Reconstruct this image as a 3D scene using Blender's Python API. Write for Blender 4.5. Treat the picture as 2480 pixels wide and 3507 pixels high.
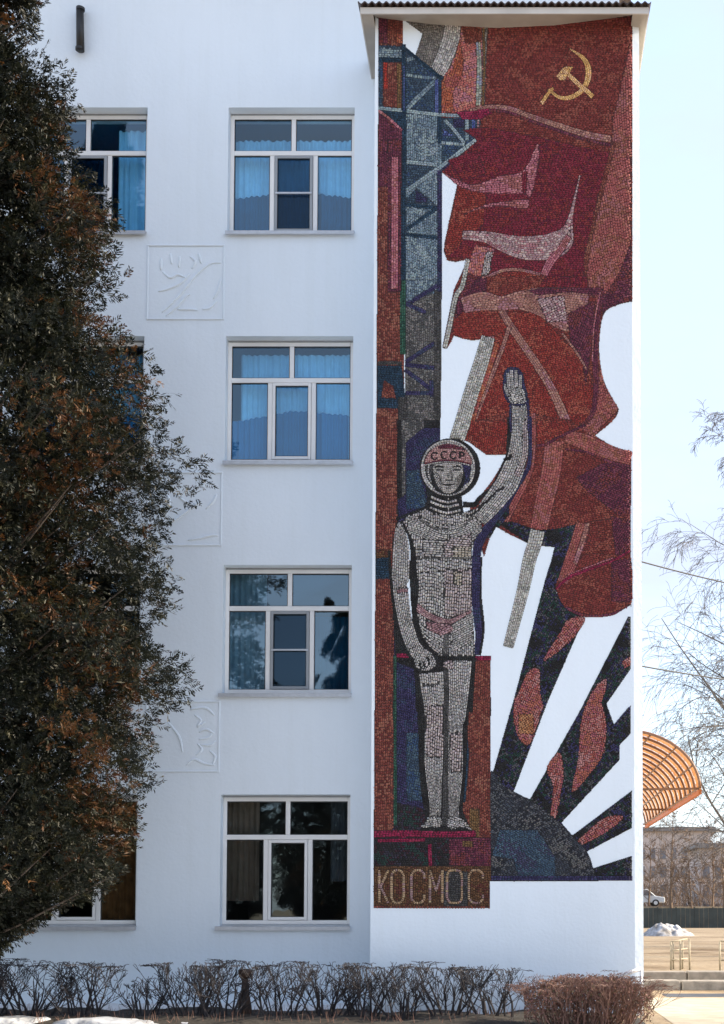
import bpy, math, random
import numpy as np
from mathutils import Vector, noise as mnoise

for o in list(bpy.data.objects):
    bpy.data.objects.remove(o, do_unlink=True)
scene = bpy.context.scene
R = math.radians

# ---------------------------------------------------------------- camera
EYE, DIST, FPX, PITCH = 1.5, 20.0, 4760.0, R(3.0)     # eye height, metres to the tower front, focal length in photo pixels
CX, CY = 1760.0, 2870.0                                # where the lens axis meets the photograph (shift lens)
cam = bpy.data.cameras.new('camera')
cam.sensor_width = 36.0
cam.lens = FPX / 3507.0 * 36.0
cam.shift_x = (1240.0 - CX) / 3507.0
cam.shift_y = (CY - 1753.5) / 3507.0
cam.clip_end = 3000.0
camo = bpy.data.objects.new('camera', cam)
scene.collection.objects.link(camo)
camo.location = (0, -DIST, EYE)
camo.rotation_euler = (R(90) + PITCH, 0, 0)
scene.camera = camo

# ---------------------------------------------------------------- light
SUN_EL, SUN_AZ = R(28), R(82)                          # azimuth from +Y towards +X: right and a little behind the wall
world = bpy.data.worlds.new('World'); scene.world = world; world.use_nodes = True
nt = world.node_tree; nt.nodes.clear()
def N(tree, kind, **kw):
    n = tree.nodes.new(kind)
    for k, v in kw.items(): setattr(n, k, v)
    return n
sky = N(nt, 'ShaderNodeTexSky', sky_type='NISHITA', sun_disc=False)
sky.sun_elevation = SUN_EL; sky.sun_rotation = SUN_AZ
sky.air_density = 1.0; sky.dust_density = .9; sky.ozone_density = 1.3
tc = N(nt, 'ShaderNodeTexCoord')
mp = N(nt, 'ShaderNodeMapping'); mp.inputs['Scale'].default_value = (1.0, 1.0, 2.6)
nz = N(nt, 'ShaderNodeTexNoise'); nz.inputs['Scale'].default_value = 2.6; nz.inputs['Detail'].default_value = 6; nz.inputs['Roughness'].default_value = .55
rp = N(nt, 'ShaderNodeValToRGB')
rp.color_ramp.elements[0].position = .34; rp.color_ramp.elements[0].color = (.5, .5, .5, 1)
rp.color_ramp.elements[1].position = .62; rp.color_ramp.elements[1].color = (.92, .92, .92, 1)
mx = N(nt, 'ShaderNodeMixRGB'); mx.inputs[2].default_value = (1.3, 1.42, 1.75, 1)
bg = N(nt, 'ShaderNodeBackground'); bg.inputs['Strength'].default_value = .12
out = N(nt, 'ShaderNodeOutputWorld')
nt.links.new(tc.outputs['Generated'], mp.inputs['Vector']); nt.links.new(mp.outputs['Vector'], nz.inputs['Vector'])
nt.links.new(nz.outputs['Fac'], rp.inputs['Fac']); nt.links.new(rp.outputs['Color'], mx.inputs['Fac'])
nt.links.new(sky.outputs['Color'], mx.inputs[1]); nt.links.new(mx.outputs['Color'], bg.inputs['Color'])
nt.links.new(bg.outputs['Background'], out.inputs['Surface'])
sl = bpy.data.lights.new('sun', 'SUN'); sl.energy = 2.3; sl.angle = R(.6); sl.color = (1, .86, .66)
so = bpy.data.objects.new('sun', sl); scene.collection.objects.link(so)
to_sun = Vector((math.cos(SUN_EL) * math.sin(SUN_AZ), math.cos(SUN_EL) * math.cos(SUN_AZ), math.sin(SUN_EL)))
so.rotation_euler = (-to_sun).to_track_quat('-Z', 'Y').to_euler()
so.location = (30, 20, 30)
scene.view_settings.view_transform = 'Standard'; scene.view_settings.look = 'None'
scene.view_settings.exposure = 2.36; scene.view_settings.gamma = 1.0
scene.render.engine = 'CYCLES'
scene.cycles.max_bounces = 8; scene.cycles.transparent_max_bounces = 12

# ---------------------------------------------------------------- helpers
CO = scene.collection.objects
SP, CP = math.sin(PITCH), math.cos(PITCH)
def W(px, py, Y):
    """photo position -> point of the vertical plane y = Y (metres)"""
    a = (px - CX) / FPX; b = (CY - py) / FPX
    dy = CP - b * SP; dz = SP + b * CP
    t = (Y + DIST) / dy
    return a * t, Y, EYE + dz * t
def WG(px, py, Z=0.0):
    """photo position -> point of the level z = Z"""
    a = (px - CX) / FPX; b = (CY - py) / FPX
    dy = CP - b * SP; dz = SP + b * CP
    t = (Z - EYE) / dz
    return a * t, -DIST + dy * t, Z

class MB:
    def __init__(s): s.v = []; s.f = []; s.c = []
    def quad(s, *p):
        i = len(s.v); s.v += [tuple(q) for q in p]; s.f.append(tuple(range(i, i + len(p))))
    def box(s, x0, x1, y0, y1, z0, z1):
        i = len(s.v)
        s.v += [(x0,y0,z0),(x1,y0,z0),(x1,y1,z0),(x0,y1,z0),(x0,y0,z1),(x1,y0,z1),(x1,y1,z1),(x0,y1,z1)]
        for f in ((0,3,2,1),(4,5,6,7),(0,1,5,4),(1,2,6,5),(2,3,7,6),(3,0,4,7)): s.f.append(tuple(i + k for k in f))
    def tube(s, pts, rs, n=6, cap=True):
        pts = [Vector(p) for p in pts]; i0 = len(s.v)
        up = None
        for k, p in enumerate(pts):
            d = (pts[min(k+1, len(pts)-1)] - pts[max(k-1, 0)])
            if d.length < 1e-9: d = Vector((0,0,1))
            d.normalize()
            if up is None: up = d.orthogonal().normalized()
            a = (up - d * up.dot(d))
            a = a.normalized() if a.length > 1e-6 else d.orthogonal().normalized()
            up = a; b = d.cross(a)
            r = rs[k] if hasattr(rs, '__len__') else rs
            for j in range(n):
                t = 2 * math.pi * j / n
                s.v.append(tuple(p + (a * math.cos(t) + b * math.sin(t)) * r))
        for k in range(len(pts) - 1):
            for j in range(n):
                a0 = i0 + k * n + j; a1 = i0 + k * n + (j + 1) % n
                s.f.append((a0, a1, a1 + n, a0 + n))
        if cap and n > 2:
            s.f.append(tuple(i0 + j for j in range(n))[::-1]); e = i0 + (len(pts) - 1) * n
            s.f.append(tuple(e + j for j in range(n)))
    def prism(s, poly, axis, a, b):
        """polygon in the two other axes, extruded along axis from a to b"""
        def P(u, w, t): return {'x': (t,u,w), 'y': (u,t,w), 'z': (u,w,t)}[axis]
        n = len(poly); i = len(s.v)
        s.v += [P(u, w, a) for u, w in poly] + [P(u, w, b) for u, w in poly]
        s.f.append(tuple(range(i, i + n))); s.f.append(tuple(range(i + 2*n - 1, i + n - 1, -1)))
        for k in range(n): s.f.append((i + k, i + n + k, i + n + (k+1) % n, i + (k+1) % n))
    def build(s, name, mat, parent=None, smooth=False, normals=True):
        me = bpy.data.meshes.new(name); me.from_pydata(s.v, [], s.f)
        if normals:
            import bmesh
            bm = bmesh.new(); bm.from_mesh(me); bmesh.ops.recalc_face_normals(bm, faces=bm.faces); bm.to_mesh(me); bm.free()
        if smooth: me.polygons.foreach_set('use_smooth', [True] * len(me.polygons))
        o = bpy.data.objects.new(name, me); CO.link(o)
        if mat: me.materials.append(mat)
        if parent: o.parent = parent
        return o

def bevel(o, w=.01, n=2):
    m = o.modifiers.new('bevel', 'BEVEL'); m.width = w; m.segments = n; m.limit_method = 'ANGLE'; m.angle_limit = R(40)
    return o
def empty(name, loc=(0,0,0)):
    o = bpy.data.objects.new(name, None); o.location = loc; CO.link(o); o.empty_display_size = .2; return o
def tag(o, label=None, cat=None, group=None, kind=None):
    if label: o['label'] = label
    if cat: o['category'] = cat
    if group: o['group'] = group
    if kind: o['kind'] = kind
    return o
def adopt(o, parent):
    """parent without moving (parents are never rotated)"""
    o.parent = parent; o.location = Vector(o.location) - Vector(parent.location)
    return o

def lin(c):
    c = np.asarray(c, float) / 255.0
    return np.where(c <= .04045, c / 12.92, ((c + .055) / 1.055) ** 2.4)
WALLREF = lin((206, 212, 218))
def seen(c):                                            # colour in the shade of the facade -> surface colour
    return np.clip(lin(c) / WALLREF * .76, 0, .85)

def pmat(name, col, rough=.6, bump=0., bscale=30., var=.0, vscale=4., metal=0., spec=.5, attr=None, col2=None):
    m = bpy.data.materials.new(name); m.use_nodes = True; t = m.node_tree; b = t.nodes['Principled BSDF']
    b.inputs['Base Color'].default_value = (*col, 1); b.inputs['Roughness'].default_value = rough
    b.inputs['Metallic'].default_value = metal; b.inputs['Specular IOR Level'].default_value = spec
    co = N(t, 'ShaderNodeTexCoord')
    src = None
    if attr:
        a = N(t, 'ShaderNodeAttribute', attribute_name=attr); src = a.outputs['Color']
    if var > 0 or col2:
        n1 = N(t, 'ShaderNodeTexNoise'); n1.inputs['Scale'].default_value = vscale; n1.inputs['Detail'].default_value = 5
        t.links.new(co.outputs['Object'], n1.inputs['Vector'])
        mixn = N(t, 'ShaderNodeMixRGB')
        r = N(t, 'ShaderNodeValToRGB'); r.color_ramp.elements[0].position = .35; r.color_ramp.elements[1].position = .65
        t.links.new(n1.outputs['Fac'], r.inputs['Fac']); t.links.new(r.outputs['Color'], mixn.inputs['Fac'])
        if src is not None and not col2:
            mixn.blend_type = 'MULTIPLY'; mixn.inputs['Fac'].default_value = 1
            t.links.remove(r.outputs['Color'].links[0]); t.links.new(src, mixn.inputs[1])
            r.color_ramp.elements[0].color = (1-var,)*3 + (1,); r.color_ramp.elements[1].color = (1+var,)*3 + (1,)
            t.links.new(r.outputs['Color'], mixn.inputs[2])
        else:
            c2 = col2 or tuple(x * (1 - var) for x in col)
            mixn.inputs[1].default_value = (*col, 1); mixn.inputs[2].default_value = (*c2, 1)
        src = mixn.outputs['Color']
    if src is not None: t.links.new(src, b.inputs['Base Color'])
    if bump > 0:
        n2 = N(t, 'ShaderNodeTexNoise'); n2.inputs['Scale'].default_value = bscale; n2.inputs['Detail'].default_value = 6
        bn = N(t, 'ShaderNodeBump'); bn.inputs['Strength'].default_value = bump; bn.inputs['Distance'].default_value = .02
        t.links.new(co.outputs['Object'], n2.inputs['Vector']); t.links.new(n2.outputs['Fac'], bn.inputs['Height']); t.links.new(bn.outputs['Normal'], b.inputs['Normal'])
    return m

rng = np.random.default_rng(7); random.seed(7)

# ---------------------------------------------------------------- materials
def plaster_mat():
    m = bpy.data.materials.new('white_plaster'); m.use_nodes = True; t = m.node_tree; b = t.nodes['Principled BSDF']
    b.inputs['Roughness'].default_value = .85; b.inputs['Specular IOR Level'].default_value = .25
    co = N(t, 'ShaderNodeTexCoord')
    n1 = N(t, 'ShaderNodeTexNoise'); n1.inputs['Scale'].default_value = .55; n1.inputs['Detail'].default_value = 7; n1.inputs['Roughness'].default_value = .6
    mpg = N(t, 'ShaderNodeMapping'); mpg.inputs['Scale'].default_value = (1, 1, .45)
    r = N(t, 'ShaderNodeValToRGB'); r.color_ramp.elements[0].position = .3; r.color_ramp.elements[0].color = (.73, .805, .87, 1)
    r.color_ramp.elements[1].position = .62; r.color_ramp.elements[1].color = (.775, .85, .915, 1)
    t.links.new(co.outputs['Object'], mpg.inputs['Vector']); t.links.new(mpg.outputs['Vector'], n1.inputs['Vector']); t.links.new(n1.outputs['Fac'], r.inputs['Fac'])
    # rain streaks and splash dirt
    mp2 = N(t, 'ShaderNodeMapping'); mp2.inputs['Scale'].default_value = (5, 5, .22)
    n3 = N(t, 'ShaderNodeTexNoise'); n3.inputs['Scale'].default_value = 1.3; n3.inputs['Detail'].default_value = 8; n3.inputs['Roughness'].default_value = .65
    r3 = N(t, 'ShaderNodeValToRGB'); r3.color_ramp.elements[0].position = .36; r3.color_ramp.elements[0].color = (.985, .985, .98, 1); r3.color_ramp.elements[1].position = .5; r3.color_ramp.elements[1].color = (1, 1, 1, 1)
    t.links.new(co.outputs['Object'], mp2.inputs['Vector']); t.links.new(mp2.outputs['Vector'], n3.inputs['Vector']); t.links.new(n3.outputs['Fac'], r3.inputs['Fac'])
    mm = N(t, 'ShaderNodeMixRGB', blend_type='MULTIPLY'); mm.inputs['Fac'].default_value = 1
    t.links.new(r.outputs['Color'], mm.inputs[1]); t.links.new(r3.outputs['Color'], mm.inputs[2]); t.links.new(mm.outputs['Color'], b.inputs['Base Color'])
    n2 = N(t, 'ShaderNodeTexNoise'); n2.inputs['Scale'].default_value = 22; n2.inputs['Detail'].default_value = 8
    n4 = N(t, 'ShaderNodeTexNoise'); n4.inputs['Scale'].default_value = 2.2; n4.inputs['Detail'].default_value = 3
    ad = N(t, 'ShaderNodeMath', operation='MULTIPLY_ADD'); ad.inputs[1].default_value = 3.0
    t.links.new(co.outputs['Object'], n2.inputs['Vector']); t.links.new(co.outputs['Object'], n4.inputs['Vector'])
    t.links.new(n4.outputs['Fac'], ad.inputs[0]); t.links.new(n2.outputs['Fac'], ad.inputs[2])
    bn = N(t, 'ShaderNodeBump'); bn.inputs['Strength'].default_value = .35; bn.inputs['Distance'].default_value = .012
    t.links.new(ad.outputs['Value'], bn.inputs['Height']); t.links.new(bn.outputs['Normal'], b.inputs['Normal'])
    return m
M = {}
M['plaster'] = plaster_mat()
M['frame'] = pmat('white_window_frame', (.80, .80, .79), .35, var=.05, vscale=3)
M['sill'] = pmat('zinc_sill', (.52, .54, .57), .4, var=.15, vscale=8, metal=.3)
M['screen_frame'] = pmat('screen_frame', (.30, .32, .34), .5)
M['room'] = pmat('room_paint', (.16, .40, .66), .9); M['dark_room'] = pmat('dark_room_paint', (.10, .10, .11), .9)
M['curtain'] = pmat('pale_curtain', (.46, .68, .84), .9, var=.1, vscale=5)
M['reflection_cloth'] = pmat('reflection_cloth', (.002, .10, .19), .9, var=.2, vscale=4)
M['brown_roof'] = pmat('brown_sheet_metal', (.065, .04, .032), .45, var=.35, vscale=6, metal=.3)
M['cream'] = pmat('cream_boards', (.42, .375, .32), .6, var=.18, vscale=3, bump=.1)
M['fascia'] = pmat('fascia_paint', (.60, .57, .53), .5, var=.15, vscale=2)
M['black_pipe'] = pmat('black_pipe', (.02, .02, .02), .5, var=.3, vscale=9)
def glass_mat(name, tint, refl):
    m = bpy.data.materials.new(name); m.use_nodes = True; t = m.node_tree; t.nodes.clear()
    o = N(t, 'ShaderNodeOutputMaterial'); mixs = N(t, 'ShaderNodeMixShader'); tr = N(t, 'ShaderNodeBsdfTransparent'); gl = N(t, 'ShaderNodeBsdfGlossy')
    tr.inputs['Color'].default_value = (*tint, 1); gl.inputs['Roughness'].default_value = .015; gl.inputs['Color'].default_value = (.72, .90, 1, 1)
    fr = N(t, 'ShaderNodeFresnel'); fr.inputs['IOR'].default_value = 1.5
    ma = N(t, 'ShaderNodeMath', operation='MULTIPLY_ADD'); ma.inputs[1].default_value = .8; ma.inputs[2].default_value = refl
    t.links.new(fr.outputs['Fac'], ma.inputs[0]); t.links.new(ma.outputs['Value'], mixs.inputs['Fac'])
    co = N(t, 'ShaderNodeTexCoord'); n = N(t, 'ShaderNodeTexNoise'); n.inputs['Scale'].default_value = 1.6
    bn = N(t, 'ShaderNodeBump'); bn.inputs['Strength'].default_value = .02; bn.inputs['Distance'].default_value = .05
    t.links.new(co.outputs['Object'], n.inputs['Vector']); t.links.new(n.outputs['Fac'], bn.inputs['Height']); t.links.new(bn.outputs['Normal'], gl.inputs['Normal'])
    t.links.new(tr.outputs[0], mixs.inputs[1]); t.links.new(gl.outputs[0], mixs.inputs[2]); t.links.new(mixs.outputs[0], o.inputs['Surface'])
    return m
M['glass'] = glass_mat('window_glass', (.58, .85, .98), .07); M['glass_mid'] = glass_mat('second_floor_glass', (.50, .66, .74), .13); M['glass_low'] = glass_mat('ground_floor_glass', (.60, .62, .62), .09)
M['screen'] = glass_mat('insect_mesh', (.40, .46, .52), -.02)

# ================================================================ the setting
def ground_mat():
    m = bpy.data.materials.new('trodden_ground'); m.use_nodes = True; t = m.node_tree; b = t.nodes['Principled BSDF']
    b.inputs['Roughness'].default_value = .95; b.inputs['Specular IOR Level'].default_value = .2
    co = N(t, 'ShaderNodeTexCoord')
    n1 = N(t, 'ShaderNodeTexNoise'); n1.inputs['Scale'].default_value = .22; n1.inputs['Detail'].default_value = 8; n1.inputs['Roughness'].default_value = .62
    r = N(t, 'ShaderNodeValToRGB'); e = r.color_ramp.elements
    e[0].position = .33; e[0].color = (.16, .11, .065, 1); e[1].position = .66; e[1].color = (.43, .345, .24, 1)
    k = e.new(.47); k.color = (.33, .255, .17, 1)
    n2 = N(t, 'ShaderNodeTexNoise'); n2.inputs['Scale'].default_value = 5; n2.inputs['Detail'].default_value = 9; n2.inputs['Roughness'].default_value = .7
    r2 = N(t, 'ShaderNodeValToRGB'); r2.color_ramp.elements[0].position = .3; r2.color_ramp.elements[0].color = (.6, .58, .55, 1); r2.color_ramp.elements[1].position = .7; r2.color_ramp.elements[1].color = (1.1, 1.1, 1.1, 1)
    mm = N(t, 'ShaderNodeMixRGB', blend_type='MULTIPLY'); mm.inputs['Fac'].default_value = 1
    for n in (n1, n2): t.links.new(co.outputs['Object'], n.inputs['Vector'])
    t.links.new(n1.outputs['Fac'], r.inputs['Fac']); t.links.new(n2.outputs['Fac'], r2.inputs['Fac'])
    t.links.new(r.outputs['Color'], mm.inputs[1]); t.links.new(r2.outputs['Color'], mm.inputs[2]); t.links.new(mm.outputs['Color'], b.inputs['Base Color'])
    bn = N(t, 'ShaderNodeBump'); bn.inputs['Strength'].default_value = .7; bn.inputs['Distance'].default_value = .08
    t.links.new(n2.outputs['Fac'], bn.inputs['Height']); t.links.new(bn.outputs['Normal'], b.inputs['Normal'])
    return m
M['ground'] = ground_mat()
M['soil'] = pmat('dark_soil', (.035, .028, .022), .95, bump=.9, bscale=14, var=.5, vscale=9)
M['snow'] = pmat('old_snow', (.72, .74, .77), .7, bump=.5, bscale=9, var=.15, vscale=4)
M['concrete'] = pmat('kerb_concrete', (.30, .27, .235), .9, bump=.5, bscale=20, var=.4, vscale=5)
g = MB(); g.quad((-900,-900,0),(900,-900,0),(900,1500,0),(-900,1500,0))
tag(g.build('ground', M['ground']), kind='structure')
# planting bed: a low uneven soil strip along the facade
def sheet(name, x0, x1, y0, y1, nx, ny, fz, mat):
    b = MB()
    for j in range(ny + 1):
        for i in range(nx + 1):
            x = x0 + (x1 - x0) * i / nx; y = y0 + (y1 - y0) * j / ny
            b.v.append((x, y, fz(x, y, i / nx, j / ny)))
    for j in range(ny):
        for i in range(nx):
            a = j * (nx + 1) + i; b.f.append((a, a + 1, a + nx + 2, a + nx + 1))
    return b.build(name, mat, smooth=True)
def bed_z(x, y, u, v):
    e = min(1, min(u, 1 - u) * 20) * min(1, min(v * 1.0, 1 - v) * 5)
    return .006 + e * (.06 + .07 * mnoise.noise((x * 1.3, y * 1.3, 0)) + .03 * mnoise.noise((x * 5, y * 5, 3)))
tag(sheet('planting_bed', -9.5, 1.75, -1.75, .9, 160, 40, bed_z, M['soil']), kind='structure')

# ================================================================ the building
YM = 1.3                                                # main wall plane; the tower front is y = 0
school = tag(empty('school_building', (-3, 0, 0)), 'white plastered four storey building with a projecting corner tower under a brown roof', 'building')
def part(mb, name, mat, parent=None, smooth=False):
    o = mb.build(name, mat, smooth=smooth); p = parent or school
    # every parent empty sits at its own location, undo it
    off = Vector((0, 0, 0)); q = p
    while q is not None:
        off += Vector(q.location); q = q.parent
    o.parent = p; o.location = -off
    return o
FLOORS = [(368, 799, 778.6, 1213.8), (1151, 1585, 771, 1209.5), (1935, 2379, 768, 1202), (2721, 3176, 753, 1199)]
WX0 = np.mean([W(f[2], (f[0] + f[1]) / 2, YM)[0] for f in FLOORS]); WX1 = np.mean([W(f[3], (f[0] + f[1]) / 2, YM)[0] for f in FLOORS])
FZ = [(W(1000, f[1], YM)[2], W(1000, f[0], YM)[2]) for f in FLOORS]
LX1 = np.mean([W(507, 580, YM)[0], W(465, 2950, YM)[0]]); LX0 = LX1 - (WX1 - WX0)
TX0, TX1 = W(1276, 1800, 0)[0], W(2167, 1500, 0)[0]
TXC = TX1 + .125                                        # after the bevelled corner
XR = 1.67                                               # right end of the main wall
ZTOP = 16.8
RD = .17                                                # reveal depth
wins = [(LX0, LX1, z0, z1) for z0, z1 in FZ] + [(WX0, WX1, z0, z1) for z0, z1 in FZ] + [(LX0 - 3.25, LX1 - 3.25, z0, z1) for z0, z1 in FZ]
xs = sorted({-16.0, XR, *[w[0] for w in wins], *[w[1] for w in wins]}); zs = sorted({0.0, ZTOP, *[w[2] for w in wins], *[w[3] for w in wins]})
b = MB()
for i in range(len(xs) - 1):
    for j in range(len(zs) - 1):
        xm = (xs[i] + xs[i+1]) / 2; zm = (zs[j] + zs[j+1]) / 2
        if any(w[0] < xm < w[1] and w[2] < zm < w[3] for w in wins): continue
        b.quad((xs[i], YM, zs[j]), (xs[i+1], YM, zs[j]), (xs[i+1], YM, zs[j+1]), (xs[i], YM, zs[j+1]))
for x0, x1, z0, z1 in wins:
    y1 = YM + RD + .3
    b.quad((x0,YM,z0),(x0,y1,z0),(x0,y1,z1),(x0,YM,z1)); b.quad((x1,YM,z0),(x1,y1,z0),(x1,y1,z1),(x1,YM,z1))
    b.quad((x0,YM,z1),(x1,YM,z1),(x1,y1,z1),(x0,y1,z1)); b.quad((x0,YM,z0),(x1,YM,z0),(x1,y1,z0),(x0,y1,z0))
b.quad((XR,YM,0),(XR,16,0),(XR,16,ZTOP),(XR,YM,ZTOP)); b.quad((-16,16,0),(XR,16,0),(XR,16,ZTOP),(-16,16,ZTOP)); b.quad((-16,YM,0),(-16,16,0),(-16,16,ZTOP),(-16,YM,ZTOP))
part(b, 'wall', M['plaster'])
b = MB(); b.box(-16.3, XR + .3, YM - .35, 16.3, ZTOP + .002, ZTOP + .25); part(b, 'roof', M['brown_roof'])
# tower
ZT = W(1700, 60, 0)[2] + .05
b = MB()
b.prism([(TX0, 0), (TX1, 0), (TXC, .031), (TXC, 9.0), (TX0, 9.0)], 'z', 0, ZT)
part(b, 'tower_wall', M['plaster'])
# tower roof: soffit, fascia, corrugated sheet
roof = empty('tower_roof', (0, 0, ZT)); roof.parent = school; roof.location = Vector((0, 0, ZT)) - Vector(school.location)
OH = .30
ex0, ex1 = W(1234, 40, -OH)[0], W(2222, 40, -OH)[0]
zf = W(1700, 47, -OH)[2]; zft = W(1700, 25, -OH)[2]
def sag(x):
    u = (x - TX0) / (TX1 - TX0)
    py = np.interp(u, [0, .22, .47, .7, 1.0], [60, 84, 97, 88, 55])
    return W(1700, py, 0)[2]
b = MB(); n = 40
for i in range(n):
    x0 = TX0 + (TX1 - TX0) * i / n; x1 = TX0 + (TX1 - TX0) * (i + 1) / n
    b.quad((x0, -OH + .02, zf + .005), (x1, -OH + .02, zf + .005), (x1, -.004, sag(x1)), (x0, -.004, sag(x0)))
part(b, 'soffit', M['cream'], roof, smooth=True)
b = MB()                                                # the side eaves
b.box(ex0 + .012, TX0 - .003, -OH + .02, 8.8, zf + .006, zf + .03); b.box(TX1 + .003, ex1 - .012, -OH + .02, 8.8, zf + .006, zf + .03)
part(b, 'side_soffit', M['cream'], roof)
b = MB(); b.box(ex0, ex1, -OH - .004, -OH + .02, zf, zft - .002); part(b, 'fascia', M['fascia'], roof)
b = MB(); b.box(ex0 - .004, ex0 + .012, -OH + .021, 8.9, zf - .001, zft - .003); part(b, 'side_fascia', M['fascia'], roof)
b = MB(); b.box(ex1 - .012, ex1 + .004, -OH + .021, 8.9, zf - .001, zft - .003); part(b, 'side_fascia', M['fascia'], roof)
b = MB(); nn = 420
zc = zft + .015
for i in range(nn + 1):
    x = ex0 - .03 + (ex1 - ex0 + .06) * i / nn
    z = zc + .018 * math.sin(x * 2 * math.pi / .105)
    b.v += [(x, -OH - .06, z), (x, 3.0, z + .30), (x, -OH - .06, z + .022), (x, 3.0, z + .325)]
for i in range(nn):
    a = i * 4; c = a + 4
    b.f += [(a, c, c + 1, a + 1), (a + 2, a + 3, c + 3, c + 2), (a, a + 2, c + 2, c)]
part(b, 'roof_sheet', M['brown_roof'], roof)

# ---------------------------------------------------------------- windows
def window(x0, x1, z0, z1, style, label=None):
    yf = YM + RD                                        # front of the frame
    w = x1 - x0; h = z1 - z0
    root = empty('window', (x0, YM, z0)); root.parent = school; root.location = Vector((x0, YM, z0)) - Vector(school.location)
    if label: root['label'] = label
    def P(mb, nm, mat, smooth=False): return part(mb, nm, mat, root, smooth)
    t = .062; zs_ = z0 + .045                           # bottom of the frame above the sill
    zt = z1 - .03
    ztr = zs_ + (zt - zs_) * .685
    b = MB()
    d0, d1 = yf, yf + .07
    b.box(x0, x0 + t, d0, d1, zs_, zt); b.box(x1 - t, x1, d0, d1, zs_, zt)
    b.box(x0 + t, x1 - t, d0, d1, zs_, zs_ + t); b.box(x0 + t, x1 - t, d0, d1, zt - t, zt)
    bevel(P(b, 'frame', M['frame']), .008)
    b = MB(); b.box(x0 + t, x1 - t, d0 - .004, d1 - .004, ztr - .038, ztr + .038); bevel(P(b, 'transom', M['frame']), .008)
    xm = x0 + w * .505; xa = x0 + w * .335; xb = x0 + w * .68
    b = MB(); b.box(xm - .036, xm + .036, d0 + .003, d1 + .003, ztr + .038, zt - t); bevel(P(b, 'mullion', M['frame']), .008)
    for xq in (xa, xb):
        b = MB(); b.box(xq - .036, xq + .036, d0 + .003, d1 + .003, zs_ + t, ztr - .038); bevel(P(b, 'mullion', M['frame']), .008)
    # middle casement
    ca, cb, cz0, cz1 = xa + .036, xb - .036, zs_ + t, ztr - .038
    s = .05
    b = MB(); y0, y1 = d0 - .012, d1 - .02
    b.box(ca + .004, ca + s, y0, y1, cz0 + .004, cz1 - .004); b.box(cb - s, cb - .004, y0, y1, cz0 + .004, cz1 - .004)
    b.box(ca + s, cb - s, y0, y1, cz0 + .004, cz0 + s); b.box(ca + s, cb - s, y0, y1, cz1 - s, cz1 - .004)
    bevel(P(b, 'casement', M['frame'] if not style.get('screen') else M['screen_frame']), .006)
    panes = [(x0 + t, xm - .036, ztr + .038, zt - t), (xm + .036, x1 - t, ztr + .038, zt - t), (x0 + t, xa - .036, zs_ + t, ztr - .038), (xb + .036, x1 - t, zs_ + t, ztr - .038), (ca + s, cb - s, cz0 + s, cz1 - s)]
    for k, (a, c, e, f) in enumerate(panes):
        b = MB(); g_ = .008; yy = d0 + .03 + (.004 if k == 4 else 0)
        tl = random.uniform(-.003, .003)
        b.quad((a - g_, yy + tl, e - g_), (c + g_, yy - tl, e - g_), (c + g_, yy - tl * .5, f + g_), (a - g_, yy + tl * .5, f + g_))
        P(b, 'pane', M[style.get('glass', 'glass')])
        # dark rubber seal
        b = MB(); q = .009; ys = d0 - .002 if k < 4 else d0 - .016
        yb = d0 + .03
        b.box(a, a + q, ys + .012, yb, e, f); b.box(c - q, c, ys + .012, yb, e, f); b.box(a + q, c - q, ys + .012, yb, f - q * 1.6, f); b.box(a + q, c - q, ys + .012, yb, e, e + q)
        P(b, 'seal', M['black_pipe'])
    if style.get('screen'):
        b = MB(); b.quad((ca + s, d0 - .006, cz0 + s), (cb - s, d0 - .006, cz0 + s), (cb - s, d0 - .006, cz1 - s), (ca + s, d0 - .006, cz1 - s)); P(b, 'insect_screen', M['screen'])
        zm_ = cz0 + (cz1 - cz0) * .5
        b = MB(); b.box(ca + s * .4, cb - s * .4, d0 - .03, d0 - .008, zm_ - .013, zm_ + .013); P(b, 'screen_bar', M['sill'])
    # dark gap and drip strip over the frame
    b = MB(); b.box(x0 + .01, x1 - .01, yf + .012, yf + .06, zt + .001, z1 - .001); P(b, 'sealing_strip', M['screen_frame'])
    # sill
    b = MB(); e0 = style.get('sill', .02)
    b.prism([(YM - .07, z0 + .012), (yf + .005, z0 + .045), (yf + .005, z0 + .028), (YM - .066, z0 - .004), (YM - .066, z0 - .045), (YM - .07, z0 - .045)], 'x', x0 - e0, x1 + .012)
    P(b, 'sill', M['sill'])
    # the room behind
    b = MB(); rx0, rx1, ry0, ry1, rz0, rz1 = x0 - .25, x1 + .25, yf + .15, yf + 3.4, z0 - .7, z1 + .35
    b.quad((rx0,ry1,rz0),(rx1,ry1,rz0),(rx1,ry1,rz1),(rx0,ry1,rz1)); b.quad((rx0,ry0,rz0),(rx0,ry1,rz0),(rx0,ry1,rz1),(rx0,ry0,rz1)); b.quad((rx1,ry0,rz0),(rx1,ry1,rz0),(rx1,ry1,rz1),(rx1,ry0,rz1))
    b.quad((rx0,ry0,rz0),(rx1,ry0,rz0),(rx1,ry1,rz0),(rx0,ry1,rz0)); b.quad((rx0,ry0,rz1),(rx1,ry0,rz1),(rx1,ry1,rz1),(rx0,ry1,rz1))
    b.quad((rx0,ry0,rz0),(x0,ry0,rz0),(x0,ry0,rz1),(rx0,ry0,rz1)); b.quad((x1,ry0,rz0),(rx1,ry0,rz0),(rx1,ry0,rz1),(x1,ry0,rz1))
    b.quad((x0,ry0,z1),(x1,ry0,z1),(x1,ry0,rz1),(x0,ry0,rz1)); b.quad((x0,ry0,rz0),(x1,ry0,rz0),(x1,ry0,z0),(x0,ry0,z0))
    P(b, 'room', M[style.get('room', 'room')])
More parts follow.
